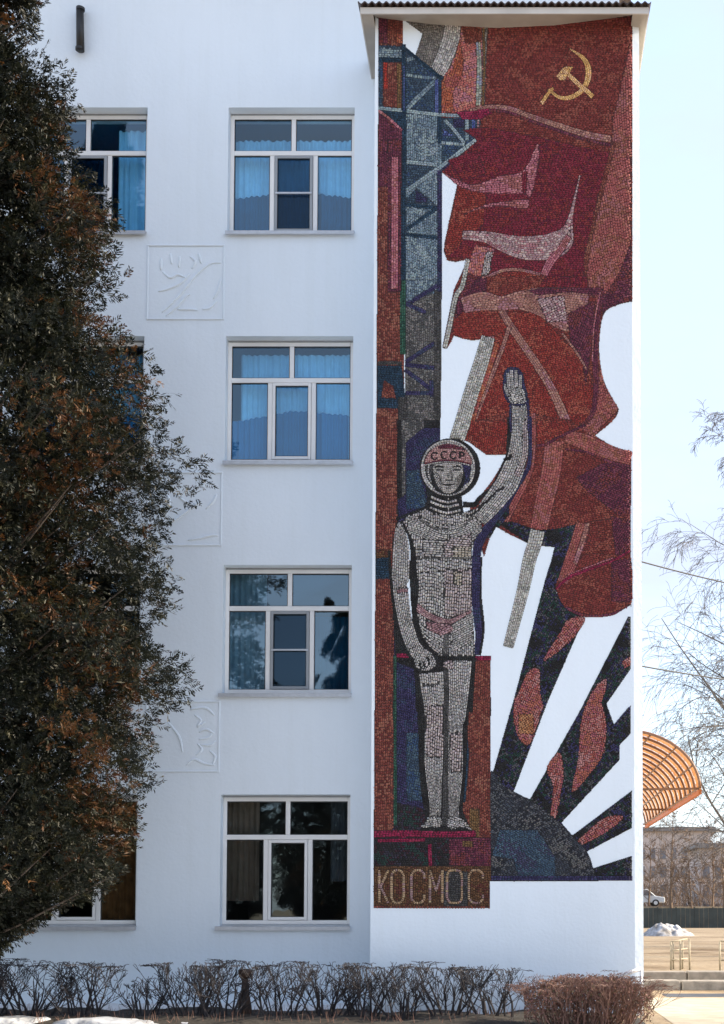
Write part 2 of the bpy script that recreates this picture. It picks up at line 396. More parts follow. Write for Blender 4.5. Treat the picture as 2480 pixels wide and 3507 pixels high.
    # curtains: pleated sheets; the peaked blue ones imitate a mirrored roofline
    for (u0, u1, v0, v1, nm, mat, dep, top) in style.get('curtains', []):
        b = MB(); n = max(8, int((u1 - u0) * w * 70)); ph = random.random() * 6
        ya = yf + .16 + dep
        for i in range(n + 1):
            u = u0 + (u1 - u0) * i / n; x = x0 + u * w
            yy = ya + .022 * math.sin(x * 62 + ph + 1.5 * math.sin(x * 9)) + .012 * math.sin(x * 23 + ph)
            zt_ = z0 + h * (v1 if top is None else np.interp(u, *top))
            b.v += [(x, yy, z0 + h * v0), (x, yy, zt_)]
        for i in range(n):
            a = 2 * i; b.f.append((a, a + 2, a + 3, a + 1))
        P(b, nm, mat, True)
    return root
CU, BC = M['curtain'], M['reflection_cloth']
gable = ([0, .05, .5, .62, 1], [.36, .36, .415, .405, .36])  # peaked tops: roofline reflection in the panes, shaped as blue cloth
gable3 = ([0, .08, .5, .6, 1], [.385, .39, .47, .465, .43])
S4 = dict(screen=True, curtains=[(.02, .98, -.1, .84, 'curtain', CU, 0.06, None), (.0, 1., -.1, .4, 'reflection_curtain', BC, 0.0, gable)])
S3 = dict(curtains=[(.08, .99, -.1, .93, 'curtain', CU, 0.08, None), (.0, 1., -.1, .4, 'reflection_curtain', pmat('mid_reflection_cloth', (.03, .20, .38), .9, var=.1, vscale=3), 0.02, gable3)])
S2 = dict(screen=True, glass='glass_mid', sill=.05, room='dark_room', curtains=[(.0, .30, -.1, 1.02, 'curtain', pmat('grey_blue_curtain', (.34, .44, .50), .9, var=.15), 0.1, None), (.68, 1., -.1, .64, 'reflection_curtain', BC, 0.05, None)])
S1 = dict(sill=.06, glass='glass_low', room='dark_room', curtains=[(.0, .26, .2, 1.02, 'curtain', pmat('grey_curtain', (.26, .22, .18), .9, var=.2), 0.1, None), (.82, 1., .35, 1.02, 'curtain', pmat('dark_curtain', (.10, .13, .16), .9, var=.2), 0.1, None)])
floors = ['fourth', 'third', 'second', 'ground']
for k, (st, fl) in enumerate(zip((S4, S3, S2, S1), floors)):
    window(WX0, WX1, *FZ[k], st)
S4b = dict(screen=True, curtains=[(.72, 1.0, -.1, .92, 'curtain', CU, 0.06, None), (.0, .6, .1, .75, 'reflection_curtain', BC, 0.02, None)])
for k, st in enumerate((S4b, S3, S2, dict(sill=.06, room='dark_room', glass='glass_low', curtains=[(.66, 1., -.1, 1.02, 'curtain', pmat('ochre_curtain', (.40, .22, .09), .9, var=.4, vscale=7), 0.1, None)]))):
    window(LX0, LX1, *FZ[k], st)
for k in range(4): window(LX0 - 3.25, LX1 - 3.25, *FZ[k], S1)

# ---------------------------------------------------------------- low plaster reliefs between the windows
def relief(px0, px1, py0, py1, strokes):
    x0, _, z1 = W(px0, py0, YM); x1, _, z0 = W(px1, py1, YM)
    root = empty('relief_panel', (x0, YM, z0)); root.parent = school; root.location = Vector((x0, YM, z0)) - Vector(school.location)
    b = MB(); t = .028; y = YM - .018
    b.box(x0, x1, y, YM - .001, z1 - t, z1); b.box(x0, x0 + t, y, YM - .001, z0, z1 - t); b.box(x1 - t, x1, y, YM - .001, z0, z1 - t); b.box(x0 + t, x1 - t, y, YM - .001, z0, z0 + t)
    bevel(part(b, 'border', M['plaster'], root), .008)
    for st in strokes:
        b = MB(); pts = []
        for (u, v) in st: pts.append((x0 + (x1 - x0) * u, YM - .002, z1 - (z1 - z0) * v))
        # smooth the line
        fine = []
        for i in range(len(pts) - 1):
            for q in range(5):
                t_ = q / 5
                p0 = Vector(pts[max(i-1, 0)]); p1 = Vector(pts[i]); p2 = Vector(pts[i+1]); p3 = Vector(pts[min(i+2, len(pts)-1)])
                fine.append(.5 * ((2*p1) + (p2-p0)*t_ + (2*p0-5*p1+4*p2-p3)*t_**2 + (3*p1-p0-3*p2+p3)*t_**3))
        fine.append(Vector(pts[-1]))
        n = len(fine)
        b.tube(fine, [.021 * (.45 + .55 * math.sin(math.pi * (i + .6) / (n + .2))) for i in range(n)], 8)
        part(b, 'relief_figure', M['plaster'], root, True)
relief(505, 768, 838, 1096, [
    [(.2,.9),(.35,.75),(.5,.58),(.62,.42),(.8,.26),(.95,.24)], [(.15,.62),(.3,.58),(.45,.5),(.55,.38)], [(.25,.95),(.4,.82),(.5,.7),(.56,.66)],
    [(.2,.36),(.3,.44),(.4,.4),(.5,.44)], [(.55,.16),(.62,.22),(.58,.32)], [(.66,.12),(.7,.25)], [(.18,.18),(.18,.34)], [(.3,.12),(.32,.26)], [(.42,.16),(.41,.3)],
    [(.86,.72),(.92,.6),(.95,.45)], [(.72,.86),(.82,.84),(.9,.74)], [(.4,.86),(.55,.86),(.66,.87)]])
relief(505, 760, 1616, 1870, [
    [(.3,.7),(.45,.6),(.6,.48),(.72,.4)], [(.78,.5),(.88,.4),(.92,.3)], [(.55,.92),(.7,.9),(.85,.86),(.95,.86)], [(.4,.3),(.5,.4),(.62,.44)], [(.2,.2),(.3,.4),(.25,.6)]])
relief(500, 752, 2400, 2645, [
    [(.66,.2),(.74,.27),(.7,.36),(.8,.3)], [(.72,.44),(.82,.4),(.92,.46)], [(.72,.54),(.84,.52),(.9,.44)], [(.74,.62),(.88,.62),(.94,.56)], [(.68,.76),(.76,.68),(.7,.6)],
    [(.86,.7),(.94,.78),(.9,.9)], [(.55,.9),(.66,.82),(.8,.88),(.94,.9)], [(.3,.3),(.45,.5),(.5,.72)], [(.6,.12),(.8,.1),(.92,.2)]])

# black pipe stub high on the wall
x, _, z1 = W(282, 38, YM); z0 = W(282, 186, YM)[2]
wp = tag(empty('wall_pipe', (x, YM, z0)), 'short black vertical pipe high on the white wall beside the tree top', 'pipe')
b = MB(); b.tube([(x + .01, YM - .09, z0), (x - .01, YM - .09, z1)], [.062, .058], 16); part(b, 'barrel', M['black_pipe'], wp, True)
for z in (z0 + .03, z1 - .03):
    b = MB(); b.tube([(x, YM - .09, z - .02), (x, YM - .09, z + .02)], .068, 16); part(b, 'rim', M['black_pipe'], wp)
for z in (z0 + .15, z1 - .15):
    b = MB(); b.box(x - .02, x + .02, YM - .05, YM + .01, z - .015, z + .015); part(b, 'bracket', M['black_pipe'], wp)

# ================================================================ the mosaic on the tower front
# Drawn in photo pixels of a flat wall; every patch of smalt is then laid tile by tile.
REG = {'V': (0, 0, .65484), 'A': (1200, 0, 1.5615), 'B': (1260, 480, 1.7277), 'C': (1260, 960, 1.7277), 'D': (1260, 1440, 1.7277), 'E': (1260, 1920, 1.7277),
       'F': (1260, 2400, 1.7277), 'G': (1260, 2700, 1.7277), 'H': (1280, 40, 3.8275), 'I': (1280, 1480, 3.0074), 'J': (1320, 1960, 4.2737), 'K': (1270, 2820, 3.7767), 'L': (1820, 150, 5.8)}
def tr(r, pts):
    """'D' or per-point region letters -> photo pixels"""
    res = []; cur = r
    for p in pts:
        if isinstance(p, str): cur = p; continue
        ox, oy, s = REG[cur]
        q = (ox + p[0] / s, oy + p[1] / s)
        if len(p) == 3: q += (p[2] / s,)
        res.append(q)
    return np.array(res, float)
MX0, MY0, MSTEP = 1266.0, 30.0, 2.0
MW, MH = 460, 1560
lab = np.zeros((MH, MW), np.int32)
gx = MX0 + MSTEP * (np.arange(MW) + .5); gy = MY0 + MSTEP * (np.arange(MH) + .5)
SHAPES = [None]
def paint(poly, idx):
    x0, y0 = poly.min(0); x1, y1 = poly.max(0)
    i0 = max(0, int((x0 - MX0) / MSTEP) - 1); i1 = min(MW, int((x1 - MX0) / MSTEP) + 2)
    j0 = max(0, int((y0 - MY0) / MSTEP) - 1); j1 = min(MH, int((y1 - MY0) / MSTEP) + 2)
    if i1 <= i0 or j1 <= j0: return
    X = gx[i0:i1][None, :]; Y = gy[j0:j1][:, None]
    ins = np.zeros((j1 - j0, i1 - i0), bool); n = len(poly)
    for k in range(n):
        xa, ya = poly[k]; xb, yb = poly[(k + 1) % n]
        if ya == yb: continue
        c = ((ya > Y) != (yb > Y)) & (X < (xb - xa) * (Y - ya) / (yb - ya) + xa)
        ins ^= c
    sub = lab[j0:j1, i0:i1]; sub[ins] = idx
def catmull(p, closed=False, sub=10):
    p = np.asarray(p, float); n = len(p)
    if n < 3 and not closed:
        t = np.linspace(0, 1, sub * 2 + 1)[:, None]; return p[0] * (1 - t) + p[1] * t
    res = []
    for i in range(n if closed else n - 1):
        if closed: a, b_, c, d = p[(i-1) % n], p[i], p[(i+1) % n], p[(i+2) % n]
        else: a, b_, c, d = p[max(i-1, 0)], p[i], p[i+1], p[min(i+2, n-1)]
        for q in range(sub):
            t = q / sub
            res.append(.5 * (2*b_ + (c-a)*t + (2*a-5*b_+4*c-d)*t*t + (3*b_-a-3*c+d)*t**3))
    res.append(p[0] if closed else p[-1])
    return np.array(res)
PAL = {
 'brown': ([(110,62,56),(98,50,46),(122,72,62),(90,46,43),(126,82,70)], (66,38,35)),
 'redfld': ([(110,52,50),(99,45,45),(118,60,54),(94,42,40),(122,68,60)], (66,33,32)),
 'red': ([(124,50,46),(113,43,42),(131,61,53),(106,42,41),(136,73,62)], (68,32,30)),
 'maroon': ([(106,36,51),(95,31,47),(113,43,55),(99,40,44),(88,29,46),(113,45,48)], (60,25,33)),
 'purple':  ([(92,46,62),(80,38,56),(104,56,70),(98,50,52)], (46,26,34)),
 'rose':    ([(154,96,108),(140,84,98),(166,112,120),(134,84,84)], (72,36,46)),
 'greyrose':([(150,128,132),(136,110,116),(168,150,150),(146,104,112)], (58,42,48)),
 'brick': ([(140,80,80),(128,72,72),(148,92,86),(122,78,66),(138,88,90)], (72,36,38)),
 'tan': ([(146,108,100),(134,96,92),(156,120,110),(126,88,86),(142,102,110)], (68,42,42)),
 'orange': ([(150,84,62),(136,74,60),(160,102,78),(144,80,78)], (76,40,34)),
 'pink':    ([(160,104,108),(148,98,112),(170,116,104),(158,92,88)], (82,50,52)),
 'paleg':   ([(136,146,136),(120,128,124),(150,156,146),(128,136,156)], (64,66,60)),
 'teal': ([(106,126,140),(95,114,129),(119,137,148),(86,104,120),(126,144,152)], (50,62,74)),
 'tealdk': ([(54,72,90),(45,61,80),(64,84,100),(48,68,98)], (32,42,54)),
 'teallt': ([(128,146,156),(117,136,146),(139,156,162)], (66,78,88)),
 'navytl':  ([(34,54,72),(28,46,62),(40,62,82)], (20,32,44)),
 'navy':    ([(50,48,80),(42,40,70),(58,56,90),(48,58,82)], (28,28,46)),
 'blue':    ([(70,84,140),(60,74,124),(86,100,150)], (36,40,70)),
 'black':   ([(36,36,38),(30,30,32),(46,46,48),(40,44,46)], (24,24,25)),
 'grey':    ([(96,97,97),(84,85,86),(110,110,110),(72,74,76)], (48,48,50)),
 'greydk':  ([(64,65,66),(54,55,56),(76,76,78)], (36,36,38)),
 'greymid': ([(108,106,104),(96,95,94),(120,118,116)], (62,60,58)),
 'white': ([(160,161,162),(146,147,149),(175,175,175),(132,134,136),(153,152,152)], (36,36,38)),
 'suitsh':  ([(142,143,143),(128,129,130),(156,156,155)], (50,50,52)),
 'mauve': ([(158,151,153),(146,138,141),(170,162,164),(138,128,131)], (42,40,41)),
 'belt': ([(150,124,130),(138,110,117),(162,138,142),(128,100,107)], (52,38,42)),
 'cap': ([(160,128,128),(148,114,116),(170,140,138)], (92,66,68)),
 'suittan': ([(160,155,145),(148,143,132),(168,163,152)], (42,41,39)),
 'whiteg': ([(164,166,164),(150,152,150),(176,178,175),(138,141,139)], (46,47,45)),
 'gold':    ([(196,160,104),(184,146,94),(208,174,118),(200,166,130)], (104,72,44)),
 'face': ([(158,158,157),(146,146,145),(168,168,166)], (104,104,103)),
 'speck':   ([(30,31,33),(36,38,40),(44,44,72),(34,56,52),(70,72,78),(28,28,30),(50,50,84)], (24,24,26)),
 'globe': ([(60,66,76),(48,52,60),(80,84,90),(38,41,48),(90,92,94)], (30,32,38)),
 'globeb': ([(58,78,98),(50,68,88),(68,90,108),(60,62,88)], (34,42,52)),
 'flame': ([(148,90,78),(142,82,92),(156,104,100),(138,76,72),(160,116,116)], (60,36,38)),
 'flamey':  ([(152,104,70),(140,92,66),(164,120,88)], (66,44,34)),
 'crimson': ([(124,34,66),(110,30,58),(136,46,74)], (58,20,34)),
 'panel':   ([(42,42,44),(36,36,38),(50,48,60),(52,34,42),(36,54,52)], (26,26,28)),
 'umber':   ([(88,64,46),(78,56,40),(98,72,52),(84,50,44)], (50,36,26)),
 'letter': ([(146,124,100),(156,136,112),(138,116,118)], (60,44,34)),
 'olive':   ([(110,86,58),(98,76,52)], (60,46,32)),
 'redbr':   ([(168,62,50),(150,52,44)], (80,30,26)),
 'green':   ([(42,78,66),(36,66,58),(52,88,74)], (24,40,36)),
}
PART = 'field'
def fill(r, pts, pal, ang=0., size=(13, 9), jit=.06, part_=None):
    poly = tr(r, pts); SHAPES.append(dict(mode='fill', poly=poly, pal=pal, ang=ang, size=size, jit=jit, part=part_ or PART)); paint(poly, len(SHAPES) - 1)
def cfill(r, pts, *a, **k):
    """fill with a smooth closed outline"""
    poly = catmull(tr(r, pts), True, 6)
    SHAPES.append(dict(mode='fill', poly=poly, pal=a[0], ang=a[1] if len(a) > 1 else 0., size=k.get('size', (13, 9)), jit=k.get('jit', .06), part=k.get('part_') or PART)); paint(poly, len(SHAPES) - 1)
def strip(r, pts, pal, w=None, size=(13, 9), closed=False, part_=None, smooth=True):
    p = tr(r, pts)
    if p.shape[1] == 2: p = np.c_[p, np.full(len(p), w / REG[r][2])]
    c = catmull(p, closed) if smooth else np.concatenate([np.linspace(p[i], p[i+1], 12, endpoint=(i == len(p)-2)) for i in range(len(p)-1)])
    d = np.gradient(c[:, :2], axis=0)
    if closed: d[0] = d[-1] = c[1, :2] - c[-2, :2]
    nrm = np.c_[-d[:, 1], d[:, 0]]; nrm /= np.linalg.norm(nrm, axis=1)[:, None] + 1e-9
    L = c[:, :2] + nrm * c[:, 2:] / 2; Rr = c[:, :2] - nrm * c[:, 2:] / 2
    SHAPES.append(dict(mode='strip', c=c, n=nrm, pal=pal, size=size, jit=.03, part=part_ or PART)); idx = len(SHAPES) - 1
    for i in range(len(c) - 1): paint(np.array([L[i], L[i+1], Rr[i+1], Rr[i]]), idx)
    for i in range(0, len(c)):                          # close hairline gaps at bends
        if i % 2 == 0 and c[i, 2] > 6: pass
def bare(r, pts, smooth=False):
    poly = tr(r, pts)
    if smooth: poly = catmull(poly, True, 6)
    paint(poly, 0)

# ---- background fields -------------------------------------------------
PART = 'flag_field'
fill('V', [(985,40),(1418,34),(1418,700),(1414,1300),(1100,1300),(985,900)], 'redfld', 0, (14, 8))
PART = 'border_strip'
fill('V', [(850,34),(906,34),(906,900),(892,960),(893,1150),(886,1470),(884,1880),(838,1885),(843,900)], 'brown', 90, (13, 9))
# corner square, smoke, rocket flame
fill('H', [(62,40),(390,40),(390,460),(60,440)], 'brown', 90, (12, 9))
fill('H', [(62,40),(180,60),(180,420),(60,420)], 'purple', 90, (12, 9))
fill('H', [(300,290),(380,290),(380,420),(300,420)], 'orange', 90, (10, 9))
PART = 'rocket_plume'
fill('H', [(380,60),(1500,60),(1450,1260),(1300,1300),(860,1350),(880,860),(540,620),(560,520)], 'greymid', 80, (11, 8))
fill('H', [(1130,100),(1420,100),(1430,700),(1415,1240),(1300,1300),(870,1345),(895,860),(960,800),(1090,550)], 'pink', 20, (12, 9))
fill('H', [(1120,300),(1180,640),(1160,850),(1040,1060),(1040,1330),(870,1345),(890,900),(1040,760)], 'orange', 75, (12, 9))
fill('H', [(1130,100),(1420,100),(1410,420),(1200,420)], 'brown', 80, (12, 9))
strip('H', [(1370,400,60),(1385,700,60),(1380,1000,70),(1370,1230,60)], 'paleg', size=(12, 9))
strip('H', [(1440,200,26),(1450,700,26),(1430,1230,26)], 'olive', size=(12, 7))
strip('H', [(1040,120,200),(1020,330,220),(960,520,220),(890,690,215),(825,810,210)], 'white', size=(13, 9.5))
bare('H', [(382,100),(640,290),(600,420),(555,545),(380,455)])
# ---- launch tower -------------------------------------------------------
PART = 'launch_tower'
fill('H', [(60,440),(370,455),(880,885),(890,1350),(890,2296),(425,2296),(60,1300)], 'tealdk', 0, (12, 9))
fill('H', [(60,470),(430,505),(430,612),(60,595)], 'teal', 2, (13, 9))
fill('H', [(60,595),(430,612),(430,668),(60,662)], 'navytl', 2, (13, 8))
fill('H', [(120,665),(365,665),(365,1275),(120,1240)], 'brown', 90, (12, 9))
fill('H', [(130,665),(182,665),(182,1010),(130,1010)], 'redbr', 90, (12, 9))
fill('H', [(308,680),(358,680),(358,1270),(308,1270)], 'olive', 90, (12, 9))
strip('H', [(430,830),(620,860),(820,870)], 'teal', 42, (11, 9))
strip('H', [(425,1290),(600,1110),(820,900)], 'teal', 62, (12, 8))
strip('H', [(425,640),(560,600)], 'teal', 50, (11, 8))
strip('H', [(826,890),(826,1330)], 'blue', 44, (12, 9))
fill('H', [(425,1335),(832,1345),(832,1990),(425,1990)], 'teal', 90, (13, 8), .12)
fill('H', [(60,1290),(380,1310),(380,1560)], 'navytl', 0, (12, 9))
strip('H', [(60,1265),(400,1300),(860,1352),(1410,1378)], 'teallt', 46, (13, 8))
fill('H', [(890,1395),(1400,1395),(1392,1650),(905,2030),(890,2030)], 'tealdk', 0, (12, 9))
fill('H', [(1040,1410),(1190,1410),(1190,1520),(1040,1520)], 'navy', 0, (11, 9))
fill('H', [(910,1530),(1050,1640),(910,1640)], 'blue', 0, (11, 9))
strip('H', [(930,1420),(1060,1560),(1190,1730)], 'teallt', 46, (12, 9))
strip('H', [(1222,1400),(1222,1690)], 'teallt', 46, (12, 9))
strip('H', [(1312,1400),(1312,1650)], 'blue', 46, (12, 9))
strip('H', [(1370,1400),(1370,1640)], 'greyrose', 32, (12, 8))
strip('H', [(890,1722),(1190,1745)], 'teallt', 42, (12, 9))
strip('H', [(862,1375),(862,2060)], 'navytl', 52, (12, 8))
strip('H', [(425,1985),(840,2012)], 'teallt', 42, (12, 9))
fill('B', [(225,20),(440,20),(440,900),(225,900)], 'teal', 90, (12, 8), .1)
fill('B', [(225,145),(405,150),(228,290)], 'tealdk', 0, (11, 9))
fill('B', [(225,350),(285,285),(395,375),(225,375)], 'tealdk', 0, (11, 9))
fill('B', [(285,300),(350,340),(350,370),(285,370)], 'navy', 0, (11, 9))
strip('B', [(222,305),(330,230),(430,160),(640,0)], 'teallt', 26, (13, 9), smooth=False)
strip('B', [(222,128),(410,148)], 'teallt', 24, (13, 8))
strip('B', [(438,176),(655,12)], 'navy', 13, (13, 7))
for a in ([(222,383),(410,402)], [(228,530),(410,402)], [(222,560),(412,578)], [(300,905),(412,850)]): strip('B', a, 'navytl', 22, (13, 8))
fill('C', [(222,0),(440,0),(440,130),(222,130)], 'teal', 90, (12, 8), .1)
fill('C', [(222,130),(440,60),(440,640),(436,900),(436,1000),(180,1000),(180,700),(222,690)], 'grey', 90, (11, 8), .15)
for a in ([(225,148),(425,25)], [(225,140),(340,190),(340,186)], [(225,485),(395,372)], [(220,500),(395,520)], [(218,530),(300,590),(378,650)], [(376,590),(378,692)], [(222,668),(388,668)]): strip('C', a, 'navy', 25, (13, 8), smooth=False)
strip('C', [(415,60),(415,900)], 'greydk', 40, (13, 9))
fill('C', [(225,690),(390,690),(390,898),(225,898)], 'grey', 0, (11, 8), .25)
strip('B', [(425,180),(425,520),(426,900)], 'navy', 30, (13, 8))
strip('H', [(395,430),(397,1000),(400,2300)], 'navytl', 56, (13, 8))
strip('H', [(398,700),(398,1300)], 'blue', 16, (13, 5))
strip('B', [(210,0),(210,500),(208,900)], 'navytl', 32, (13, 8))
strip('C', [(206,0),(206,440)], 'green', 34, (13, 8))
strip('H', [(370,455),(560,610),(720,740),(905,890)], 'navytl', 46, (13, 8), smooth=False)
strip('H', [(872,880),(872,1340)], 'navytl', 34, (13, 8))
PART = 'border_strip'
fill('H', [(60,1335),(180,1400),(365,1570),(365,2296),(60,2296)], 'purple', 90, (12, 9), .12)
strip('H', [(60,1300),(200,1400),(370,1560)], 'rose', 36, (12, 9))
fill('B', [(118,0),(196,0),(196,900),(118,900)], 'mauve' if False else 'purple', 90, (12, 9), .12)
strip('B', [(160,100),(158,880)], 'rose', 40, (12, 9))
PART = 'launch_tower'
strip('C', [(60,490),(200,492)], 'greydk', 22, (12, 9))
fill('C', [(55,505),(200,505),(222,690),(180,760),(55,755)], 'navytl', 0, (12, 9))
fill('C', [(95,590),(150,625),(165,700),(80,695)], 'brown', 30, (11, 9))
fill('C', [(178,690),(230,690),(230,898),(178,898)], 'greydk', 90, (12, 9))
PART = 'night_sky'
fill('D', [(172,0),(436,0),(436,140),(420,600),(250,640),(140,760),(172,600)], 'black', 90, (11, 8), .15)
fill('D', [(200,0),(330,0),(330,60),(225,140),(225,430),(200,470)], 'grey', 90, (11, 8), .2)
fill('D', [(225,130),(330,45),(436,45),(436,140),(330,240),(350,480),(360,560),(180,600),(176,470),(225,440)], 'navy', 40, (11, 8), .25)
fill('D', [(228,300),(300,290),(345,460),(355,520),(228,525)], 'tealdk', 20, (11, 8), .2)
# ---- flags --------------------------------------------------------------
PART = 'flag_field'
fill('B', [(440,185),(650,0),(560,-60),(700,-75),(1000,-20),(1250,40),(1480,80),(1440,200),(1380,400),(1300,700),(1290,960),(560,960),(590,700),(450,690),(530,265)], 'maroon', 4, (14, 8))
fill('B', [(530,270),(700,320),(680,500),(560,600),(470,700),(450,680)], 'red', 10, (13, 8))
fill('B', [(470,120),(640,60),(700,200),(560,240)], 'maroon', 20, (13, 8))
fill('A', [(560,600),(700,585),(720,560),(830,560),(700,640),(600,640)], 'crimson', 5, (12, 8))
PART = 'flag_fold'
strip('A', [(640,590,14),(740,572,20),(850,582,26),(960,622,26),(1110,672,30),(1260,720,34),(1395,745,36)], 'tan', size=(14, 9))
strip('A', [(740,592,12),(850,603,14),(960,646,14),(1110,698,14),(1260,748,14),(1395,778,14)], 'purple', size=(14, 8))
fill('A', [(1508,200),(1508,830),(1470,960),(1390,960),(1405,640),(1440,500),(1480,300)], 'brick', 94, (12, 10))
fill('B', [(1440,20),(1556,0),(1556,620),(1500,760),(1420,930),(1280,930),(1300,640),(1370,320)], 'brick', 100, (12, 10))
fill('B', [(1448,10),(1470,10),(1330,560),(1285,860),(1278,700),(1370,300)], 'brown', 100, (12, 9))
PART = 'flag_field'
fill('B', [(1556,610),(1556,1090),(1390,1130),(1390,930),(1420,900),(1500,760)], 'purple', 15, (13, 9))
PART = 'flag_fold'
cfill('B', [(440,192),(560,250),(640,262),(780,215),(920,180),(1006,22),(1002,180),(960,340),(925,318),(760,316),(620,302),(520,262)], 'rose', 8, size=(13, 9))
fill('B', [(912,186),(946,186),(936,318),(914,306)], 'maroon', 90, (12, 8))
cfill('B', [(572,438),(690,385),(800,365),(945,352),(938,406),(850,398),(760,392),(680,402)], 'rose', 0, size=(13, 9))
strip('B', [(1255,205,8),(1235,300,12),(1205,430,22),(1185,520,60),(1150,590,140),(1080,630,150),(940,640,140),(820,615,110),(700,575,70),(560,562,50)], 'greyrose', size=(14, 10))
strip('B', [(1190,570,40),(1130,660,40),(1080,720,50),(1040,800,40)], 'rose', size=(13, 9))
fill('B', [(640,620),(752,645),(700,800),(700,960),(560,960),(600,715)], 'pink', 100, (13, 9))
fill('B', [(700,660),(740,660),(720,790),(670,810)], 'mauve', 100, (12, 8))
PART = 'flag_field'
fill('B', [(700,812),(880,770),(1040,800),(1060,898),(1280,960),(700,960)], 'red', 8, (13, 8))
PART = 'flag_fold'
strip('B', [(690,820),(790,775),(890,768),(1020,795)], 'tan', 18, (13, 8))
PART = 'flag_field'
fill('C', [(1000,-20),(1300,-20),(1300,60),(800,110),(700,60)], 'maroon', -6, (13, 8))
fill('C', [(700,-20),(1050,-20),(1000,60),(790,100),(690,60)], 'redfld', -6, (13, 8))
fill('C', [(560,180),(1000,190),(1300,500),(1345,680),(1330,780),(1250,860),(1200,1000),(560,1000)], 'red', 12, (12, 8), .12)
cfill('C', [(503,290),(530,180),(640,165),(780,175),(832,275),(740,330),(620,354),(520,332)], 'red', 6, size=(14, 8))
fill('C', [(540,20),(600,-40),(700,-10),(700,90),(560,190),(515,230)], 'purple', 20, (12, 9))
PART = 'flag_fold'
strip('C', [(560,150,90),(680,125,110),(790,138,84),(900,120,110),(1040,130,180),(1180,170,260),(1300,180,250)], 'tan', size=(14, 10))
fill('C', [(940,60),(1060,44),(1392,44),(1388,95),(1200,70),(1000,90)], 'purple', 0, (13, 8))
fill('C', [(1000,110),(1160,90),(1180,240),(1060,250)], 'greyrose', 30, (12, 9))
fill('C', [(1180,200),(1345,120),(1330,330),(1300,560),(1290,640),(1270,480),(1200,380)], 'purple', 70, (12, 9))
strip('C', [(1150,315),(1230,420),(1295,530)], 'tan', 14, (12, 8))
fill('C', [(1390,90),(1380,200),(1376,400),(1400,540),(1495,755),(1400,850),(1360,898),(1330,980),(1190,1010),(1180,898),(1270,860),(1330,780),(1345,640),(1335,400),(1350,100)], 'brick', 105, (12, 9))
strip('C', [(1388,60,24),(1355,260,30),(1345,460,34),(1350,640,30),(1330,780,26),(1260,870,22),(1190,905,20)], 'purple', size=(13, 9))
strip('C', [(1376,70,8),(1340,260,9),(1328,480,9)], 'rose', size=(13, 5))
strip('C', [(792,178,34),(840,265,44),(1000,500,46),(1100,670,50),(1195,890,56)], 'tan', size=(14, 9))
strip('C', [(838,270,22),(790,420,24),(705,640,24),(635,830,20),(600,960,18)], 'tan', size=(13, 8))
strip('C', [(760,370,40),(700,560,44),(640,730,44),(595,900,44)], 'orange', size=(12, 9))
strip('C', [(712,335,80),(672,480,88),(608,680,90),(548,880,92),(520,960,88)], 'whiteg', size=(14, 10))
strip('C', [(725,335,12),(748,340,12)], 'tan', size=(12, 8))
strip('B', [(592,705,26),(560,860,28),'C',(520,100,28),(485,270,28),(455,402,26)], 'whiteg', size=(13, 9))
# ---- lower flags ---------------------------------------------------------
PART = 'flag_field'
fill('D', [(560,30),(860,-60),(1200,0),(1330,100),(1556,190),(1556,620),(1380,590),(1240,640),(1060,660),(850,610),(770,640),(700,600),(840,210),(700,205)], 'redfld', 10, (13, 8), .1)
fill('D', [(590,0),(850,0),(845,200),(700,205),(600,120)], 'red', 85, (12, 8), .12)
fill('D', [(1230,340),(1400,250),(1556,270),(1556,600),(1480,560),(1300,420)], 'purple', -20, (13, 8))
fill('D', [(1000,0),(1170,0),(1200,60),(1100,140),(1000,150)], 'red', 20, (12, 8))
PART = 'flag_fold'
strip('D', [(1170,100,60),(1260,120,90),(1380,170,90),(1556,225,80)], 'brick', size=(13, 9))
strip('D', [(1170,172,12),(1300,190,14),(1430,245,14),(1556,275,16)], 'purple', size=(13, 8))
strip('D', [(1105,120,110),(1085,300,112),(1045,480,108),(1010,645,100)], 'brick', size=(13, 10))
strip('D', [(965,-40,50),(968,100,52),(950,290,54),(880,450,52),(795,620,46)], 'brick', size=(13, 9))
strip('D', [(1000,150),(1060,140),(1120,105),(1280,30)], 'purple', 14, (13, 8))
PART = 'dark_rays'
fill('D', [(760,600),(860,600),(1000,650),(1130,640),(1240,610),(1250,640),(1160,900),(1060,900),(1105,752),(945,728)], 'speck', 20, (11, 8), .3)
fill('D', [(790,470),(840,430),(835,560),(770,640),(730,690),(700,700)], 'speck', 60, (11, 8), .3)
fill('E', [(1085,-20),(1165,-20),(1115,190),(1280,340),(1556,330),(1556,900),(820,900)], 'speck', 60, (10, 8), .35)
fill('F', [(720,-20),(1556,-20),(1556,1000),(1560,545*1+520*0),(725,900)], 'speck', 50, (10, 8), .35)
fill('G', [(725,-300),(1562,-300),(1562,530),(725,530)], 'speck', 30, (10, 8), .35)
PART = 'flag_field'
fill('D', [(1150,930),(1240,612),(1400,590),(1480,560),(1556,600),(1556,940)], 'redfld', 10, (13, 8), .1)
fill('D', [(1440,570),(1556,590),(1556,900),(1470,840)], 'purple', 60, (12, 8))
cfill('E', [(1112,150),(1180,30),(1300,-40),(1500,-30),(1556,-20),(1556,270),(1440,325),(1280,328),(1170,280)], 'redfld', -12, size=(13, 8))
fill('E', [(1440,10),(1556,-20),(1556,250),(1440,240)], 'purple', 20, (12, 8))
PART = 'flag_fold'
strip('D', [(1275,608,80),(1245,720,90),(1200,840,80),(1150,960,60)], 'brick', size=(12, 9))
strip('D', [(1300,608,26),(1270,720,28),(1225,850,26)], 'tan', size=(12, 9))
